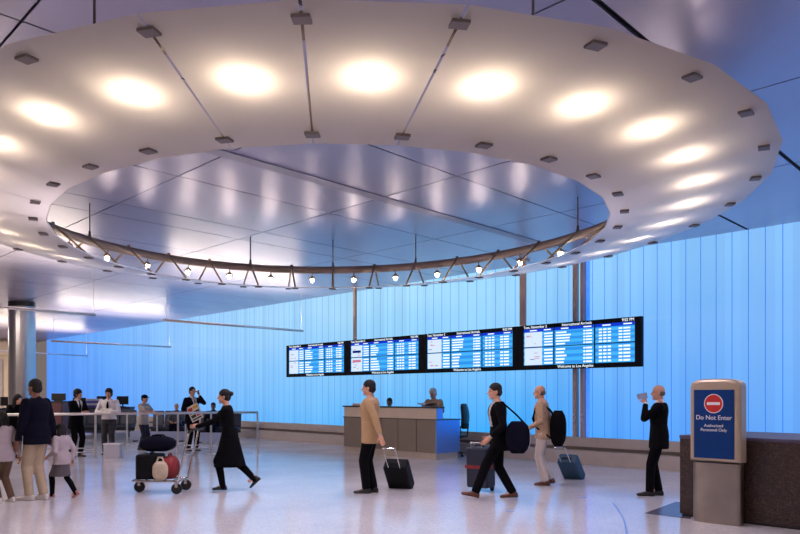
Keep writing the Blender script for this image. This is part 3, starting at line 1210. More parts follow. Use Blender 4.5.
def person(label, loc, rz, H=1.75, female=False, lean=0.0, hip=None, feet=((0.0, 0.1, 0, 0), (0.0, -0.1, 0, 0)),
           hands=((0.05, 0.30, 0.80), (0.05, -0.30, 0.80)), curls=(0.5, 0.5), hand_dir=(None, None), head=(0.0, 0.0), elbow=((-1, 0.3, -0.2), (-1, -0.3, -0.2)),
           skin='skin', hair='short', hair_m='hair', top='shirt', top_m='white', under_m='white', tie=None, sleeve='long',
           legs='trousers', legs_m='navy', shoe_m='shoe_black', build=1.0, vox=0.009, cvox=0.014, cap_m=None, group=None, toes=(0.1, -0.1), open_front=0.0):
    """a figure that faces its own +x; feet: (x, y, ankle height above rest, shoe pitch)"""
    s = H / 1.75
    V3 = Vector
    hipz = (hip if hip is not None else 0.925) * s
    pel = V3((0, 0, hipz))

    def T(p):       # torso frame (metres of a 1.75 m figure, z above the pelvis joint) -> figure space
        p = V3(p) * s
        q = Matrix.Rotation(lean, 3, 'Y') @ p
        return q + pel
    Rl = Matrix.Rotation(lean, 3, 'Y')
    Ri = Rl.transposed()
    wd = build

    # skeleton points
    sh = [T((0.0, sd * (0.165 if female else 0.185) * (0.6 + 0.4 * wd), 0.462)) for sd in (1, -1)]
    hp = [pel + V3((0, sd * 0.085 * s, -0.01 * s)) for sd in (1, -1)]
    ank = [V3((f[0] * s, f[1] * s, (0.088 + f[2]) * s)) for f in feet]
    kn = []
    for i in range(2):
        k, a2 = ik(hp[i], ank[i], 0.435 * s, 0.42 * s, (1, 0, 0.25))
        kn.append(k)
        ank[i] = a2
    wr, el = [], []
    for i in range(2):
        k, a2 = ik(sh[i], V3(hands[i]) * s, 0.295 * s, 0.255 * s, elbow[i])
        el.append(k)
        wr.append(a2)
    nb = T((0.0, 0, 0.55))
    hc = T((0.03, 0, 0.0)) * 0 + nb + (Rl @ V3((0.022, 0, 0.125)) * s)
    Rh = Matrix.Rotation(head[0], 3, 'Z') @ Matrix.Rotation(head[1] + lean * 0.35, 3, 'Y')

    def HD(p):
        return hc + Rh @ (V3(p) * s)

    def torso(b, g, z0=-0.10, z1=0.60, chest=0.0):
        rows = [(-0.10, 0.150, 0.105, 0.0), (0.0, 0.168, 0.118, -0.005), (0.08, 0.158, 0.112, 0.0), (0.18, 0.138, 0.100, 0.008), (0.28, 0.150, 0.108, 0.012), (0.38, 0.168, 0.116, 0.010),
                (0.45, 0.172, 0.104, 0.002), (0.50, 0.140, 0.082, -0.005), (0.53, 0.080, 0.062, -0.005), (0.57, 0.055, 0.055, 0.002), (0.60, 0.050, 0.052, 0.008)]
        if female:
            rows = [(-0.10, 0.155, 0.110, -0.01), (0.0, 0.172, 0.118, -0.01), (0.08, 0.155, 0.104, -0.004), (0.18, 0.120, 0.088, 0.005), (0.28, 0.132, 0.102, 0.014), (0.37, 0.150, 0.118, 0.022),
                    (0.45, 0.152, 0.092, 0.002), (0.50, 0.122, 0.072, -0.005), (0.53, 0.066, 0.054, -0.005), (0.57, 0.046, 0.048, 0.002), (0.60, 0.042, 0.045, 0.008)]
        rr = []
        for z, w, d_, xo in rows:
            if z < z0 - 1e-6 or z > z1 + 1e-6:
                continue
            f = wd if z < 0.5 else 1
            fd = wd ** 1.5 if z < 0.5 else 1
            rr.append((T((xo, 0, z)), V3((0, (w * f + g) * s, 0)), Rl @ V3(((d_ * fd + g) * s, 0, 0))))
        b.rings(rr, n=18)

    # ------- body
    b = MB()
    torso(b, 0.0)
    for i in range(2):
        sd = 1 - 2 * i
        b.tube(hp[i], kn[i], 0.082 * s * wd, 0.055 * s, round_=True)
        mid = kn[i].lerp(ank[i], 0.3) - V3((0.012, 0, 0)) * s
        b.tube(kn[i], mid, 0.052 * s, 0.054 * s, round_=True)
        b.tube(mid, ank[i], 0.054 * s, 0.036 * s, round_=True)
        b.tube(ank[i], ank[i] + V3((0.10, 0, -0.05)) * s, 0.034 * s, 0.028 * s, round_=True)
        b.tube(sh[i], el[i], 0.050 * s * wd, 0.040 * s * wd, round_=True)
        b.tube(el[i], wr[i], 0.040 * s * wd, 0.026 * s, round_=True)
        hd = hand_dir[i] if hand_dir[i] is not None else (wr[i] - el[i])
        hand_shape(b, wr[i], hd, sd, curls[i], s * (0.92 if female else 1.0))
    b.tube(T((0.0, 0, 0.50)), HD((-0.02, 0, -0.05)), 0.056 * s, 0.054 * s, round_=True)
    b.ell(HD((-0.005, 0, 0.035)), (0.094 * s, 0.074 * s, 0.088 * s), Rh)
    b.ell(HD((0.026, 0, -0.04)), (0.062 * s, 0.055 * s, 0.070 * s), Rh)
    b.ell(HD((0.066, 0, -0.092)), (0.024 * s, 0.026 * s, 0.020 * s), Rh)
    b.tube(HD((0.082, 0, 0.014)), HD((0.108, 0, -0.022)), 0.009 * s, 0.015 * s, round_=True)
    b.ell(HD((0.080, 0, -0.055)), (0.016 * s, 0.026 * s, 0.011 * s), Rh)
    b.ell(HD((0.080, 0, 0.028)), (0.012 * s, 0.050 * s, 0.009 * s), Rh)
    for sd in (1, -1):
        b.ell(HD((-0.005, sd * 0.076, -0.012)), (0.018 * s, 0.010 * s, 0.032 * s), Rh)
    eyes = [HD((0.086, sd * 0.031, 0.006)) for sd in (1, -1)]
    lip = HD((0.096, 0, -0.056))

    def paint(c):
        if min((c - e).length for e in eyes) < 0.013 * s:
            return 1
        if abs(c.z - lip.z) < 0.007 * s and (c - lip).length < 0.026 * s:
            return 2
        return 0
    root = remesh(b, 'person', [M[skin], M['eye'], M['lip']], vox, paint=paint, smooth_it=1)
    root.location = loc
    root.rotation_euler = (0, 0, rz)
    tag(root, label, 'person', group)

    # ------- trousers or skirt
    if legs == 'trousers':
        b = MB()
        torso(b, 0.014, -0.10, 0.18)
        for i in range(2):
            b.tube(hp[i] - V3((0, 0, 0.01)), kn[i], 0.100 * s * wd, 0.075 * s, round_=True)
            b.tube(kn[i], ank[i] + V3((0, 0, -0.015)) * s, 0.075 * s, 0.064 * s, n=14)
            b.tube(kn[i], kn[i] + V3((0.001, 0, 0.001)), 0.073 * s, 0.073 * s, round_=True)
        remesh(b, 'trousers', [M[legs_m]], cvox, root)
    else:
        ln = {'skirt': 0.40, 'dress': 0.50}[legs]
        fl = {'skirt': 0.215, 'dress': 0.24}[legs]
        b = MB()
        fwd = (kn[0].x + kn[1].x) / 2
        rr = []
        for k in range(6):
            f = k / 5
            z = 0.14 - (ln + 0.14) * f
            sp = abs(kn[0].x - kn[1].x) / 2
            rr.append((V3((fwd * max(0, f * 0.7) - (0.04 * f if legs == 'dress' else 0), 0, hipz + z * s)), V3((0, (0.150 + (fl - 0.150) * f ** 0.8) * s, 0)), V3(((0.115 + (fl * 0.95 - 0.115) * f) * s + sp * 0.30 * f, 0, 0))))
        b.rings(rr, n=24)
        remesh(b, 'skirt', [M[legs_m]], cvox, root)
        b = MB()
        for i in range(2):
            b.tube(hp[i], kn[i], 0.092 * s, 0.066 * s, round_=True)
            b.tube(kn[i], kn[i].lerp(ank[i], 0.35) - V3((0.012, 0, 0)) * s, 0.066 * s, 0.066 * s, round_=True)
            b.tube(kn[i].lerp(ank[i], 0.35) - V3((0.012, 0, 0)) * s, ank[i] + V3((0, 0, -0.03)) * s, 0.066 * s, 0.050 * s, round_=True)
        if legs_m != 'skirtgrey' or True:
            remesh(b, 'tights', [M['blackcloth']], cvox * 0.8, root)
    # ------- top
    if top in ('suit', 'jacket'):
        b = MB()
        torso(b, 0.010, 0.08, 0.55)
        for i in range(2):
            d = (wr[i] - el[i]).normalized()
            b.tube(el[i].lerp(wr[i], 0.5), wr[i] + d * 0.012 * s, 0.038 * s, 0.033 * s)
        b.tube(T((0.0, 0, 0.53)), T((0.006, 0, 0.575)), 0.066 * s, 0.060 * s, n=14)
        remesh(b, 'shirt', [M[under_m]], cvox * 0.9, root)
        b = MB()
        torso(b, 0.030, -0.10, 0.53)
        hem = 0.19 if top == 'suit' else 0.17
        b.rings([(T((0, 0, 0.10)), V3((0, 0.172 * wd * s, 0)), V3((0.140 * s, 0, 0))), (T((0, 0, -0.05)), V3((0, 0.200 * wd * s, 0)), V3((0.150 * s, 0, 0))), (T((0.0, 0, -hem)) , V3((0, 0.205 * wd * s, 0)), V3((0.155 * s, 0, 0)))], n=20)
        for i in range(2):
            b.tube(sh[i] + V3((0, 0, -0.005)), el[i], 0.067 * s * wd, 0.057 * s * wd, round_=True)
            b.tube(el[i], wr[i] - (wr[i] - el[i]).normalized() * 0.012 * s, 0.058 * s * wd, 0.042 * s)
            b.tube(el[i], el[i] + V3((0.001, 0, 0)), 0.057 * s * wd, 0.057 * s * wd, round_=True)

        def cutv(c):
            q = Ri @ (V3(c) - pel) / s
            if open_front and q.x > 0.045 and q.z > -0.25 and abs(q.y) < open_front:
                return True
            if q.x > 0.03 and 0.17 < q.z < 0.62 and abs(q.y) < 0.012 + (q.z - 0.17) * 0.20:
                return True
            return q.x > 0.09 and -0.2 < q.z < -0.02 and abs(q.y) < 0.008 + (-0.02 - q.z) * 0.15
        remesh(b, 'jacket', [M[top_m]], cvox, root, cut=cutv)
    elif top == 'dress':
        b = MB()
        torso(b, 0.016, -0.02, 0.53)
        for i in range(2):
            b.tube(sh[i], el[i], 0.060 * s, 0.050 * s, round_=True)
            b.tube(el[i], wr[i], 0.050 * s, 0.038 * s, round_=True)
        remesh(b, 'bodice', [M[top_m]], cvox, root)
    else:
        b = MB()
        torso(b, 0.020, -0.02 if top == 'tucked' else -0.10, 0.53)
        if top != 'tucked':
            b.rings([(T((0, 0, 0.08)), V3((0, 0.172 * wd * s, 0)), V3((0.132 * s * wd, 0, 0))), (T((0, 0, -0.13)), V3((0, 0.190 * wd * s, 0)), V3((0.145 * s * wd, 0, 0)))], n=20)
        for i in range(2):
            if sleeve == 'long':
                b.tube(sh[i], el[i], 0.066 * s * wd, 0.056 * s * wd, round_=True)
                b.tube(el[i], wr[i], 0.055 * s * wd, 0.036 * s)
                b.tube(el[i], el[i] + V3((0.001, 0, 0)), 0.054 * s * wd, 0.054 * s * wd, round_=True)
            else:
                b.tube(sh[i], sh[i].lerp(el[i], 0.75), 0.068 * s * wd, 0.066 * s * wd, round_=False)
                b.ell(sh[i], (0.068 * s * wd,) * 3)
        b.tube(T((0.0, 0, 0.52)), T((0.004, 0, 0.56)), 0.070 * s, 0.062 * s, n=14)
        remesh(b, 'shirt', [M[top_m]], cvox, root)
    if tie:
        b = MB()
        x0 = 0.125 * wd ** 1.5 if top != 'tucked' else 0.14 * wd ** 1.5
        b.rings([(T((0.062, 0, 0.545)), V3((0, 0.020 * s, 0)), V3((0.010 * s, 0, 0))), (T((0.078, 0, 0.51)), V3((0, 0.014 * s, 0)), V3((0.010 * s, 0, 0))),
                 (T((x0 + 0.012, 0, 0.40)), V3((0, 0.026 * s, 0)), V3((0.010 * s, 0, 0))), (T((x0 + 0.006, 0, 0.22)), V3((0, 0.036 * s, 0)), V3((0.010 * s, 0, 0))),
                 (T((x0 - 0.004, 0, 0.13)), V3((0, 0.006 * s, 0)), V3((0.008 * s, 0, 0)))], n=10)
        b.build('tie', M[tie], root, smooth=True)
    # ------- hair
    if hair:
        b = MB()
        if hair == 'bald':
            b.ell(HD((-0.040, 0, -0.005)), (0.066 * s, 0.082 * s, 0.050 * s), Rh)
        else:
            b.ell(HD((-0.014, 0, 0.050)), (0.100 * s, 0.083 * s, 0.090 * s), Rh)
            b.ell(HD((-0.045, 0, -0.005)), (0.070 * s, 0.078 * s, 0.075 * s), Rh)
        if hair == 'full':
            b.ell(HD((-0.02, 0, 0.06)), (0.112 * s, 0.098 * s, 0.098 * s), Rh)
            b.ell(HD((-0.04, 0, -0.01)), (0.085 * s, 0.096 * s, 0.085 * s), Rh)
        if hair == 'bun':
            b.ell(HD((-0.115, 0, 0.05)), (0.045 * s, 0.045 * s, 0.042 * s), Rh)
        if hair == 'long':
            b.ell(HD((-0.02, 0, 0.045)), (0.112 * s, 0.098 * s, 0.100 * s), Rh)
            for sd in (1, -1, 0):
                b.tube(HD((-0.045, sd * 0.060, 0.0)), HD((-0.035 - 0.03 * (sd == 0), sd * 0.085, -0.24)), 0.058 * s, 0.040 * s, round_=True)
        remesh(b, 'hair', [M[hair_m]], 0.010 * s, root, smooth_it=1)
    if cap_m:
        b = MB()
        b.ell(HD((-0.01, 0, 0.065)), (0.108 * s, 0.094 * s, 0.078 * s), Rh)
        b.ell(HD((0.10, 0, 0.052)), (0.072 * s, 0.068 * s, 0.010 * s), Rh)
        remesh(b, 'cap', [M[cap_m]], 0.010 * s, root, smooth_it=1)
    # ------- shoes
    for i in range(2):
        b = MB()
        shoe_shape(b, ank[i], toes[i], feet[i][3], s * (0.9 if female else 1.0), heel=0.0)
        remesh(b, 'shoe', [M[shoe_m]], 0.011 * s, root, smooth_it=1)
    root['wrist_l'] = [round(c, 3) for c in wr[0]]
    root['wrist_r'] = [round(c, 3) for c in wr[1]]
    return root


def at_hand(root, side, extra=(0, 0, 0)):
    """place of a person's palm in the scene"""
    w = Vector(root['wrist_l'] if side == 1 else root['wrist_r']) + Vector(extra)
    return Matrix.Rotation(root.rotation_euler.z, 3, 'Z') @ w + Vector(root.location)


LEFT = PI       # facing picture left
# walkers in front
p = P(499, 498.5)
walker = person('man in a black suit striding left with a navy bag at his hip', p, LEFT + 0.05, 1.80, lean=0.06, hip=0.90,
                feet=((0.37, 0.07, 0.02, -0.22), (-0.22, -0.07, 0.005, 0.05)), hands=((0.18, 0.29, 0.92), (-0.16, -0.34, 0.83)), top='suit', top_m='blackcloth', under_m='greyshirt',
                legs_m='blackcloth', shoe_m='shoe_brown', head=(0.1, 0.0), open_front=0.11)
p = P(371, 493)
camel = person('man in a camel jacket and black trousers pulling a black case', p, LEFT - 0.15, 1.82, lean=0.02, hip=0.938,
               feet=((0.06, 0.07, 0.0, 0.0), (-0.03, -0.07, 0.0, 0.0)), hands=((-0.22, 0.33, 0.86), (0.05, -0.30, 0.82)), top='jacket', top_m='camel', under_m='greyshirt',
               legs_m='blackcloth', shoe_m='shoe_black', build=1.04)
p = P(229.5, 490)
woman = person('woman in a black dress and black boots pushing the luggage trolley', p, LEFT + 0.1, 1.72, female=True, lean=0.10, hip=0.895,
               feet=((0.10, 0.06, 0.0, 0.0), (-0.42, -0.06, 0.10, 0.75)), hands=((0.50, 0.20, 1.08), (0.50, -0.20, 1.08)), elbow=((-0.4, 0.4, -1), (-0.4, -0.4, -1)), top='dress', top_m='blackcloth',
               legs='dress', legs_m='blackcloth', hair='bun', curls=(0.9, 0.9), hand_dir=((1, 0, 0), (1, 0, 0)))
p = P(543, 485)
bald = person('bald man in beige trousers with a dark backpack pulling a teal case', p, LEFT - 0.25, 1.76, lean=0.05, hip=0.93,
              feet=((-0.05, 0.08, 0.0, 0.0), (-0.12, -0.08, 0.02, 0.15)), hands=((0.24, 0.28, 0.98), (-0.22, -0.30, 0.86)), top='shirt', top_m='tan', legs_m='beige', shoe_m='shoe_brown', hair='bald', hair_m='hair_grey')
p = P(659, 496)
phone_man = person('man in a dark suit at the right holding a pale card to his face', p, LEFT - 0.3, 1.74, lean=-0.02, hip=0.935,
                   feet=((0.14, 0.06, 0.0, 0.0), (0.0, -0.07, 0.0, 0.0)), hands=((0.20, 0.10, 1.45), (0.02, -0.28, 0.83)), elbow=((-0.2, 0.5, -1), (-1, -0.3, -0.2)),
                   top='suit', top_m='blackcloth', legs_m='blackcloth', hair='bald', hair_m='hair_grey', hand_dir=((0.4, -0.2, 1), None), curls=(0.9, 0.5))
p = P(37, 500)
dad = person('man in a navy jacket, khaki trousers and white shoes at far left', p, LEFT - 0.25, 1.82, lean=0.03, hip=0.935,
             feet=((0.07, 0.07, 0.0, 0.0), (-0.06, -0.07, 0.0, 0.0)), hands=((0.12, 0.25, 0.86), (-0.10, -0.25, 0.84)), top='shirt', top_m='navy', legs_m='khaki', shoe_m='shoe_white', build=1.14, skin='skin_dark')
p = P(62, 497.5)
girl = person('small girl in a pale top and grey skirt walking behind the man in navy', p, LEFT - 0.3, 1.17, female=True, lean=0.05, hip=0.89,
              feet=((0.22, 0.06, 0.0, 0.0), (-0.34, -0.06, 0.04, 0.5)), hands=((0.20, 0.22, 0.95), (-0.12, -0.22, 0.85)), top='shirt', top_m='pinkwhite', legs='skirt', legs_m='skirtgrey', shoe_m='shoe_pink',
              hair='long', build=1.2, cvox=0.012)
p = P(4, 502)
teen = person('child with long dark hair, pale top and brown trousers cut by the left edge', p, LEFT - 0.4, 1.36, female=True, lean=0.08, hip=0.90,
              feet=((0.06, 0.07, 0.0, 0.0), (-0.12, -0.07, 0.0, 0.0)), hands=((0.20, 0.24, 0.95), (-0.10, -0.26, 0.85)), top='shirt', top_m='pinkwhite', legs_m='brown', shoe_m='shoe_white', hair='long', build=1.15)

# people at the queue barrier
FV = dict(vox=0.011, cvox=0.017)
p = P(76, 457)
suit_a = person('man in a black suit and tie leaning over the barrier with folded hands', p, -0.55, 1.74, lean=0.10, hip=0.92, feet=((0.02, 0.11, 0, 0), (-0.04, -0.11, 0, 0)),
                hands=((0.36, 0.05, 1.14), (0.36, -0.07, 1.14)), elbow=((-0.5, 0.8, -0.8), (-0.5, -0.8, -0.8)), head=(0.35, 0.0), top='suit', top_m='blackcloth', legs_m='blackcloth', tie='blackcloth', hair='full', **FV)
p = P(109, 454.5)
shirt_man = person('man in a white shirt and black tie standing behind the barrier holding papers', p, -PI / 2 + 0.12, 1.76, hip=0.92, feet=((0, 0.1, 0, 0), (0, -0.1, 0, 0)),
                   hands=((0.30, 0.12, 1.13), (0.30, -0.14, 1.13)), elbow=((-0.5, 0.8, -0.8), (-0.5, -0.8, -0.8)), top='tucked', top_m='white', legs_m='charcoal', tie='blackcloth', hair='full', build=1.04, **FV)
p = P(143, 450)
cap_man = person('man in a dark cap, white short-sleeved shirt and dark jeans at the barrier', p, -0.25, 1.60, lean=0.06, hip=0.92, feet=((0, 0.1, 0, 0), (-0.05, -0.1, 0, 0)),
                 hands=((0.44, 0.10, 1.16), (0.48, -0.10, 1.14)), elbow=((-0.5, 0.8, -0.8), (-0.5, -0.8, -0.8)), sleeve='short', top='shirt', top_m='greyshirt', legs_m='denim', hair='short', cap_m='navy', build=1.12, **FV)
p = P(192, 451)
call_man = person('tall man in a dark suit on the phone with a newspaper in his hand', p, -0.75, 1.82, hip=0.925, feet=((0.03, 0.10, 0, 0), (-0.02, -0.10, 0, 0)),
                  hands=((0.15, 0.13, 1.50), (0.27, -0.16, 1.16)), elbow=((0.5, 0.35, -1), (-0.6, -0.8, -0.6)), hand_dir=((-0.3, -0.25, 1), None), curls=(0.9, 1.0), top='suit', top_m='navy', legs_m='blackcloth', tie='greycloth', hair='short', **FV)
p = P(13, 459)
woman_l = person('woman with long dark hair in black leaning on the barrier at far left', p, -0.6, 1.66, female=True, lean=0.32, hip=0.91, feet=((0.0, 0.1, 0, 0), (-0.05, -0.1, 0, 0)),
                 hands=((0.45, 0.12, 1.12), (0.42, -0.10, 1.12)), elbow=((-0.3, 0.9, -0.6), (-0.3, -0.9, -0.6)), head=(0.2, 0.0), top='shirt', top_m='blackcloth', legs_m='blackcloth', hair='long', **FV)

# staff behind the reception desk
p = W(UV(on_v(434, 14.15))[0], 14.15)
clerk = person('white-haired clerk in a tan shirt standing behind the reception desk', p, -PI / 2 - 0.75, 1.76, female=False, lean=0.12, hip=0.92, feet=((0, 0.1, 0, 0), (-0.05, -0.1, 0, 0)),
               hands=((0.30, 0.16, 1.24), (0.30, -0.12, 1.24)), elbow=((-0.3, 0.9, -0.6), (-0.3, -0.9, -0.6)), head=(0.1, 0.15), top='shirt', top_m='tan', sleeve='long', legs_m='navy', hair='full', hair_m='hair_white', build=1.25, **FV)


def seated(label, loc, rz, H, seat_z, top_m, legs_m, hair='short', skin='skin', hair_m='hair', female=False, group=None, fx=0.42):
    z = seat_z + 0.09
    return person(label, loc, rz, H, female=female, lean=0.03, hip=z / (H / 1.75), feet=((fx, 0.10, 0, 0), (fx, -0.10, 0, 0)), hands=((0.30, 0.14, z + 0.14), (0.30, -0.14, z + 0.14)),
                  elbow=((-0.6, 0.8, -0.6), (-0.6, -0.8, -0.6)), top='shirt', top_m=top_m, legs_m=legs_m, hair=hair, hair_m=hair_m, skin=skin, group=group, **FV)


p = W(UV(on_v(388.5, 14.15))[0], 14.15)
seated('dark-haired clerk of whom only the head shows above the reception desk', p, -PI / 2 - 0.3, 1.74, 0.60, 'navy', 'navy', skin='skin_dark', fx=0.12)
t = thing('stool', 'round black stool under the seated clerk behind the reception desk', 'stool', p)
b = MB()
b.tube((0, 0, 0.545), (0, 0, 0.585), 0.17, n=24)
b.build('seat', M['black'], t, bevel=0.008)
b = MB()
b.tube((0, 0, 0.03), (0, 0, 0.545), 0.025)
b.tube((0, 0, 0.0), (0, 0, 0.03), 0.2, 0.16, n=24)
b.build('pedestal', M['chrome'], t)

# ---------------------------------------------------------------- things people hold and pull
def rolling_case(name, label, foot, rz, tilt, w, d, h, m, strap=None, hl=0.42, pocket=True):
    """foot: where the wheels touch; the case leans by tilt towards its own +x"""
    t = thing(name, label, 'suitcase', foot, rz)
    R = Matrix.Rotation(tilt, 3, 'Y')
    f = lambda p: R @ Vector(p) + Vector((0, 0, 0.045))
    MB().box((d / 2 - 0.02, 0, h / 2 + 0.02), (d, w, h)).map(f).build('case_body', M[m], t, bevel=0.035, seg=3)
    if pocket:
        b = MB()
        b.box((-0.035, 0, h * 0.36), (0.05, w * 0.8, h * 0.5)).map(f)
        b.build('front_pocket', M[m], t, bevel=0.018)
        b = MB()
        b.box((-0.03, 0, h * 0.82), (0.03, w * 0.78, h * 0.22)).map(f)
        b.build('front_pocket', M[m], t, bevel=0.012)
    b = MB()
    x = d - 0.04
    for s_ in (-1, 1):
        b.tube((x, s_ * w * 0.25, h), (x, s_ * w * 0.25, h + hl), 0.009)
    b.tube((x, -w * 0.28, h + hl), (x, w * 0.28, h + hl), 0.014)
    b.map(f).build('pull_handle', M['chrome'], t)
    b = MB()
    b.path([(d * 0.5, -0.08, h + 0.02), (d * 0.5, -0.07, h + 0.05), (d * 0.5, 0.07, h + 0.05), (d * 0.5, 0.08, h + 0.02)], 0.012)
    b.map(f).build('grab_handle', M['rubber'], t)
    for s_ in (-1, 1):
        b = MB()
        b.tube((0.0 + 0.02, s_ * (w / 2 - 0.05) - 0.015, 0.0), (0.02, s_ * (w / 2 - 0.05) + 0.015, 0.0), 0.045, n=16)
        b.build('wheel', M['rubber'], t, loc=(0, 0, 0.045))
    if strap:
        MB().box((d / 2 - 0.02, 0, h * strap[1]), (d + 0.02, w + 0.015, 0.05)).map(f).build('strap', M[strap[0]], t)
    return t


# the tilted cases lean towards the person who pulls them
def towards(a, c):
    return math.atan2(c.y - a.y, c.x - a.x)


f0 = P(404, 487)
hnd = at_hand(camel, 1)
rolling_case('suitcase', 'black soft case tilted behind the man in the camel jacket', f0, towards(f0, hnd), 0.68, 0.40, 0.24, 0.58, 'case_black', hl=0.44)
f0 = P(577, 478)
rolling_case('suitcase', 'teal case tilted behind the bald man', f0, towards(f0, at_hand(bald, -1)), 0.80, 0.36, 0.22, 0.60, 'teal', hl=0.42)
rolling_case('suitcase', 'upright slate case with a red strap beside the striding man in black', P(485, 490), LEFT + 0.9, 0.04, 0.40, 0.28, 0.66, 'case_slate', strap=('redbag', 0.55), hl=0.10)


def soft_bag(name, label, cat, loc, rz, size, m, straps=None, round_=0.5, group=None):
    t = thing(name, label, cat, loc, rz, group)
    b = MB()
    a, c, h = size
    rr = []
    for i in range(9):
        f = i / 8
        k = (1 - abs(2 * f - 1) ** 3.2 * round_)
        rr.append(((0, 0, h * f), (a / 2 * k, 0, 0), (0, c / 2 * k, 0)))
    vs_ = []
    for cc_, ax, bx in rr:
        for j in range(28):
            an = 2 * PI * j / 28
            ca, sa = math.cos(an), math.sin(an)
            e_ = 2 / 3.4
            vs_.append((ax[0] * math.copysign(abs(ca) ** e_, ca), bx[1] * math.copysign(abs(sa) ** e_, sa), cc_[2]))
    fs_ = [(i * 28 + j, i * 28 + (j + 1) % 28, (i + 1) * 28 + (j + 1) % 28, (i + 1) * 28 + j) for i in range(8) for j in range(28)]
    fs_ += [tuple(range(28))[::-1], tuple(range(8 * 28, 9 * 28))]
    b.add(vs_, fs_)
    b.build('bag_body', M[m], t, smooth=True)
    if straps:
        for pts in straps:
            MB().path(pts, 0.014, n=8).build('strap', M[m], t, smooth=True)
    return t


# shoulder bag on the hip of the striding man, carried on a long strap
q = Vector(walker.location)
Rw = Matrix.Rotation(walker.rotation_euler.z, 3, 'Z')
soft_bag('shoulder_bag', 'bulging navy shoulder bag at the hip of the striding man in black', 'bag', q + Rw @ Vector((-0.24, 0.22, 0.70)), walker.rotation_euler.z, (0.36, 0.18, 0.48), 'navy',
         straps=[[(-0.15, 0, 0.40), (0.02, -0.02, 0.58), (0.22, -0.06, 0.76)], [(0.18, 0, 0.40), (0.23, -0.03, 0.58), (0.25, -0.06, 0.76)]])
# backpack of the bald man and the pale coat over his arm
q = Vector(bald.location)
Rw = Matrix.Rotation(bald.rotation_euler.z, 3, 'Z')
soft_bag('backpack', 'rounded black backpack on the back of the bald man', 'backpack', q + Rw @ Vector((-0.26, 0.0, 0.68)), bald.rotation_euler.z, (0.28, 0.34, 0.62), 'blackcloth',
         straps=[[(0.08, s_ * 0.12, 0.55), (0.22, s_ * 0.12, 0.72), (0.38, s_ * 0.12, 0.66), (0.43, s_ * 0.13, 0.48), (0.38, s_ * 0.16, 0.34), (0.12, s_ * 0.15, 0.15)] for s_ in (-1, 1)])
soft_bag('coat', 'pale coat folded over the forearm of the bald man', 'coat', q + Rw @ Vector((0.34, 0.30, 0.64)), bald.rotation_euler.z + 0.2, (0.30, 0.16, 0.40), 'boxgrey', round_=0.25)

# card, phone, newspaper, papers
hp_ = at_hand(phone_man, 1, (0.05, 0.0, 0.11))
t = MB().box((0, 0, 0), (0.15, 0.02, 0.09)).build('card', M['bluegrey'], bevel=0.003, loc=hp_, rot=(0, 0.2, phone_man.rotation_euler.z))
tag(t, 'pale blue card held up before the face of the man in dark suit', 'card')
hp_ = at_hand(call_man, 1, (-0.005, -0.03, 0.09))
t = thing('phone', 'black mobile phone at the ear of the tall man in the dark suit', 'phone', hp_, call_man.rotation_euler.z)
MB().box((0, 0, 0), (0.05, 0.016, 0.12), Matrix.Rotation(0.3, 3, 'Y')).build('phone_body', M['black'], t, bevel=0.005)
hp_ = at_hand(call_man, -1, (0.10, 0.0, -0.12))
t = thing('newspaper', 'folded newspaper with red and yellow pictures held by the man on the phone', 'newspaper', hp_, -0.2)
Rn = Matrix.Rotation(-0.45, 3, 'Y')
b = MB()
b.box((0.02, 0, 0.0), (0.36, 0.014, 0.44), Rn, mi=0)
for x, z, w_, h_, k in ((-0.09, 0.12, 0.14, 0.10, 2), (0.08, 0.14, 0.16, 0.09, 3), (0.0, 0.02, 0.30, 0.05, 1), (-0.07, -0.08, 0.15, 0.08, 1), (0.09, -0.07, 0.13, 0.10, 2), (0.0, -0.17, 0.28, 0.04, 1)):
    pp = Rn @ Vector((x, 0, z)) + Vector((0.02, -0.008, 0))
    b.box(pp, (w_, 0.003, h_), Rn, mi=k)
b.build('folded_pages', [M['paper'], M['ink'], M['ink_red'], M['ink_yellow']], t)
hp_ = at_hand(shirt_man, 1, (0.09, -0.10, 0.03))
t = MB().box((0, 0, 0), (0.30, 0.21, 0.01), Matrix.Rotation(0.5, 3, 'X')).build('paper_sheets', M['paper'], loc=hp_, rot=(0, 0, 0.1))
tag(t, 'white sheets held in front of the man in the white shirt', 'papers')
hp_ = at_hand(clerk, 1, (0.10, -0.10, 0.05))
t = thing('open_folder', 'open black folder in the hands of the white-haired clerk', 'folder', hp_, clerk.rotation_euler.z)
for s_ in (-1, 1):
    MB().box((0, s_ * 0.11, 0.03), (0.30, 0.22, 0.008), Matrix.Rotation(s_ * 0.3, 3, 'X')).build('cover', M['black'], t)
    MB().box((0, s_ * 0.11, 0.037), (0.27, 0.19, 0.006), Matrix.Rotation(s_ * 0.3, 3, 'X')).build('sheet', M['paper'], t)

# ---------------------------------------------------------------- luggage trolley
tl = P(163, 492)
tro = thing('luggage_trolley', 'luggage trolley loaded with bags pushed by the woman in black', 'trolley', tl, LEFT)
b = MB()
for s_ in (-1, 1):
    b.path([(-0.32, s_ * 0.28, 0.20), (0.42, s_ * 0.20, 0.20)], 0.018)
b.path([(0.42, -0.20, 0.20), (0.46, 0, 0.20), (0.42, 0.20, 0.20)], 0.018)
b.path([(-0.32, -0.28, 0.20), (-0.32, 0.28, 0.20)], 0.018)
for k in range(5):
    b.path([(-0.2 + 0.15 * k, -0.24, 0.20), (-0.2 + 0.15 * k, 0.24, 0.20)], 0.010)
b.build('base_frame', M['steel'], tro, smooth=True)
b = MB()
for s_ in (-1, 1):
    b.path([(-0.32, s_ * 0.28, 0.20), (-0.50, s_ * 0.28, 0.98)], 0.017)
b.path([(-0.412, -0.28, 0.6), (-0.412, 0.28, 0.6)], 0.012)
b.build('upright', M['steel'], tro, smooth=True)
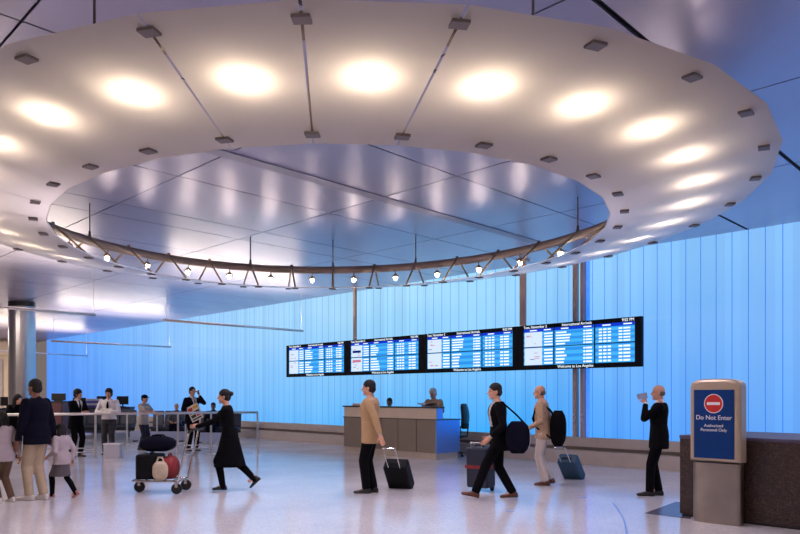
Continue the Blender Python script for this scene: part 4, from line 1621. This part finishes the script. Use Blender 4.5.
MB().path([(-0.50, -0.30, 0.98), (-0.56, -0.30, 1.02), (-0.56, 0.30, 1.02), (-0.50, 0.30, 0.98)], 0.021).build('push_handle', M['dark'], tro, smooth=True)
for x, y in ((-0.30, 0.26), (-0.30, -0.26), (0.38, 0.0)):
    b = MB()
    b.tube((x, y - 0.02, 0.085), (x, y + 0.02, 0.085), 0.085, n=20)
    b.build('wheel', M['rubber'], tro)
    b = MB()
    b.box((x, y, 0.15), (0.05, 0.07, 0.09))
    b.build('wheel_fork', M['steel'], tro)


def on_trolley(x, y, z):
    return tl + Vector((-x, -y, z))


t = thing('suitcase', 'black hard case standing on the front of the luggage trolley', 'suitcase', on_trolley(0.20, 0.0, 0.222), LEFT)
MB().box((0, 0, 0.20), (0.36, 0.44, 0.40)).build('case_body', M['case_black'], t, bevel=0.04, seg=3)
MB().path([(-0.02, -0.08, 0.39), (-0.02, -0.07, 0.42), (-0.02, 0.07, 0.42), (-0.02, 0.08, 0.39)], 0.012).build('grab_handle', M['rubber'], t)
soft_bag('duffel_bag', 'dark navy duffel bag lying on top of the black case on the trolley', 'bag', on_trolley(0.08, 0.0, 0.66), LEFT, (0.56, 0.36, 0.24), 'navy',
         straps=[[(-0.12, s_ * 0.10, 0.20), (-0.06, s_ * 0.07, 0.26), (0.06, s_ * 0.07, 0.26), (0.12, s_ * 0.10, 0.20)] for s_ in (-1, 1)])
soft_bag('red_bag', 'dark red bag in the middle of the luggage trolley', 'bag', on_trolley(-0.12, 0.02, 0.222), LEFT, (0.26, 0.42, 0.36), 'redbag', straps=[[(0, -0.09, 0.34), (0, -0.05, 0.40), (0, 0.05, 0.40), (0, 0.09, 0.34)]])
soft_bag('cream_bag', 'small cream bag near the uprights of the luggage trolley', 'bag', on_trolley(-0.05, 0.30, 0.222), LEFT, (0.24, 0.12, 0.30), 'creambag', straps=[[(-0.06, 0, 0.28), (-0.03, 0, 0.36), (0.03, 0, 0.36), (0.06, 0, 0.28)]])

# ---------------------------------------------------------------- queue barrier
def barrier(label, pts, posts, lows=(), h=1.10, base=()):
    """pts: first and last ground point of the top rail"""
    a, c = pts
    t = thing('queue_barrier', label, 'barrier', a)
    b = MB()
    b.tube((0, 0, h), (c - a) + Vector((0, 0, h)), 0.032, n=12)
    b.build('top_rail', M['rail_steel'], t, smooth=True)
    for q in posts:
        b = MB()
        b.tube(q - a, q - a + Vector((0, 0, h)), 0.026, n=12)
        b.tube(q - a, q - a + Vector((0, 0, 0.012)), 0.13 if q in base else 0.06, n=20)
        b.build('post', M['rail_steel'], t, smooth=False)
    for q0, q1 in lows:
        for z in (0.15, 0.25):
            b = MB()
            b.tube(q0 - a + Vector((0, 0, z)), q1 - a + Vector((0, 0, z)), 0.014, n=8)
            b.build('low_rail', M['rail_steel'], t, smooth=True)
    return t


def on_line(x, a, c):
    """ground point of the line a-c at image column x"""
    k = (x - 400) / FPX
    # a.x + t dx = k (a.y + t dy)
    d_ = c - a
    tt = (k * a.y - a.x) / (d_.x - k * d_.y)
    return a + d_ * tt


a, c = P(2, 461), P(258, 452.6)
ps = [on_line(x, a, c) for x in (3, 95.5, 178, 211, 257.5)]
barrier('long steel queue barrier with a tubular top rail in front of the waiting people', (a, ps[-1]), ps, [(on_line(60, a, c), ps[1]), (on_line(184, a, c), ps[3])], base=[ps[3]])
a2, c2 = P(112, 444.5), P(190, 442.0)
ps2 = [on_line(x, a2, c2) for x in (127, 157, 185.5)]
barrier('shorter steel barrier behind the man in the cap', (on_line(112, a2, c2), on_line(190, a2, c2)), ps2, h=0.98)

# ---------------------------------------------------------------- seats, desks and boxes at the left
pb = P(111.5, 458.5)
t = thing('ballot_box', 'pale grey box on the floor in front of the man in the white shirt', 'box', pb, 0.05)
MB().box((0, 0.12, 0.17), (0.40, 0.24, 0.34)).build('box_body', M['boxgrey'], t, bevel=0.01)
MB().box((0, 0.12, 0.355), (0.42, 0.26, 0.03)).build('lid', M['white'], t, bevel=0.005)


def bench(label, x0, x1, Yc, n, top_z=0.98):
    xa, xb = (x0 - 400) / FPX * Yc, (x1 - 400) / FPX * Yc
    t = thing('seat_row', label, 'seat row', ((xa + xb) / 2, Yc, 0), 0.0, 'rows of waiting seats')
    L = xb - xa
    b = MB()
    b.box((0, 0.1, 0.30), (L, 0.08, 0.08))
    for s_ in (-1, 1):
        b.box((s_ * L * 0.42, 0.1, 0.15), (0.07, 0.07, 0.30))
        b.box((s_ * L * 0.42, 0.1, 0.012), (0.08, 0.6, 0.024))
    b.build('frame', M['dark'], t)
    for k in range(n):
        xc = -L / 2 + L * (k + 0.5) / n
        MB().box((xc, 0.0, 0.40), (L / n - 0.04, 0.5, 0.10)).build('seat', M['seat'], t, bevel=0.02)
        MB().box((xc, 0.30, 0.72), (L / n - 0.04, 0.10, 0.56), Matrix.Rotation(-0.15, 3, 'X')).build('backrest', M['seat' if k % 3 else 'seatgrey'], t, bevel=0.03)
    return t


bench('row of navy seats beyond the barrier, left of the man in the cap', 68, 134, 28.6, 4)
bench('row of navy seats beyond the barrier, between the cap and the newspaper', 150, 186, 27.2, 3)
bench('row of navy seats beyond the barrier, right of the newspaper', 198, 240, 26.4, 3)
for x0, x1, Yc, lb in ((130, 186, 25.6, 'low blue-grey panel on the floor between the cap and the newspaper'), (196, 224, 24.8, 'low blue-grey panel on the floor right of the man on the phone')):
    xa, xb = (x0 - 400) / FPX * Yc, (x1 - 400) / FPX * Yc
    t = thing('low_panel', lb, 'panel', ((xa + xb) / 2, Yc, 0))
    MB().box((0, 0, 0.19), (xb - xa, 0.06, 0.30)).build('board', M['bluegrey'], t, bevel=0.01)
    b = MB()
    for s_ in (-1, 1):
        b.box((s_ * (xb - xa) * 0.4, 0, 0.02), (0.08, 0.3, 0.04))
    b.build('foot', M['dark'], t)
Y_ = 27.18
seated('grey-haired passenger sitting beyond the barrier left of the newspaper', Vector(((177 - 400) / FPX * Y_, Y_, 0)), -PI / 2, 1.72, 0.40, 'seatgrey', 'navy', hair='bald', hair_m='hair_grey')
Y_ = 26.38
seated('dark-haired passenger sitting beyond the barrier right of the newspaper', Vector(((213.5 - 400) / FPX * Y_, Y_, 0)), -PI / 2, 1.78, 0.40, 'navy', 'navy', skin='skin_dark')

Yc = 29.5
t = thing('cabinet', 'tall maroon cabinet beside the steel column', 'cabinet', ((55 - 400) / FPX * 23.5, 23.5, 0))
MB().box((0, 0.25, 0.68), (0.46, 0.5, 1.32)).build('body', M['maroon'], t, bevel=0.01)
MB().box((0, -0.01, 0.70), (0.40, 0.02, 1.20)).build('door', M['maroon'], t, bevel=0.004)
MB().box((0, 0.25, 1.36), (0.50, 0.54, 0.04)).build('top', M['dark'], t)
t = thing('monitor', 'dark monitor on top of the maroon cabinet', 'monitor', ((55 - 400) / FPX * 23.5, 23.75, 1.38))
MB().box((0, 0, 0.012), (0.22, 0.18, 0.024)).build('stand', M['black'], t)
MB().box((0, 0, 0.13), (0.44, 0.04, 0.22)).build('display', M['black'], t, bevel=0.006)


def work_desk(label, px, Yc, w):
    X = (px - 400) / FPX * Yc
    t = thing('work_desk', label, 'desk', (X, Yc, 0), 0, 'desks beyond the barrier')
    MB().box((0, 0, 1.04), (w, 0.7, 0.04)).build('worktop', M['dark'], t, bevel=0.005)
    MB().box((0, -0.28, 0.53), (w - 0.05, 0.04, 0.98)).build('modesty_panel', M['seatgrey'], t)
    for s_ in (-1, 1):
        MB().box((s_ * (w / 2 - 0.05), 0.05, 0.51), (0.05, 0.55, 1.02)).build('side_panel', M['dark'], t)
    return X


def crt(label, X, Yc, z, w=0.5, h=0.36):
    t = thing('monitor', label, 'monitor', (X, Yc, z), 0)
    MB().box((0, 0, 0.012), (0.24, 0.2, 0.024)).build('stand_foot', M['black'], t)
    MB().box((0, 0.02, 0.08), (0.05, 0.05, 0.14)).build('stand_neck', M['black'], t)
    MB().box((0, 0, 0.10 + h / 2), (w, 0.05, h)).build('display', M['black'], t, bevel=0.008)


X = work_desk('desk with a monitor beyond the barrier, seen between the two men with ties', 88, 31.0, 1.5)
crt('dark monitor left on the desk between the two men with ties', X - 0.35, 31.0, 1.06, 0.52, 0.30)
t = thing('carton_stack', 'violet and white striped cartons on the desk behind the man in black suit', 'cartons', (X + 0.28, 30.9, 1.06))
for k in range(4):
    MB().box((0.02 * (k % 2), 0, 0.045 + 0.09 * k), (0.62 - 0.03 * k, 0.35, 0.086)).build('carton', M['violet' if k % 2 == 0 else 'boxgrey'], t, bevel=0.004)
X = work_desk('desk with two screens beyond the barrier, right behind the man in the white shirt', 113, 33.0, 1.7)
crt('dark monitor beyond the left shoulder of the man in the white shirt', X - 0.45, 33.0, 1.06, 0.5, 0.36)
crt('dark monitor beyond the right shoulder of the man in the white shirt', X + 0.42, 33.0, 1.06, 0.5, 0.36)
X = work_desk('desk at far left beyond the woman leaning on the barrier', 18, 29.0, 1.7)
crt('dark monitor at far left behind the woman leaning on the barrier', X - 0.42, 29.0, 1.06, 0.5, 0.34)
crt('dark monitor just left of the steel column', X + 0.30, 29.0, 1.06, 0.5, 0.34)
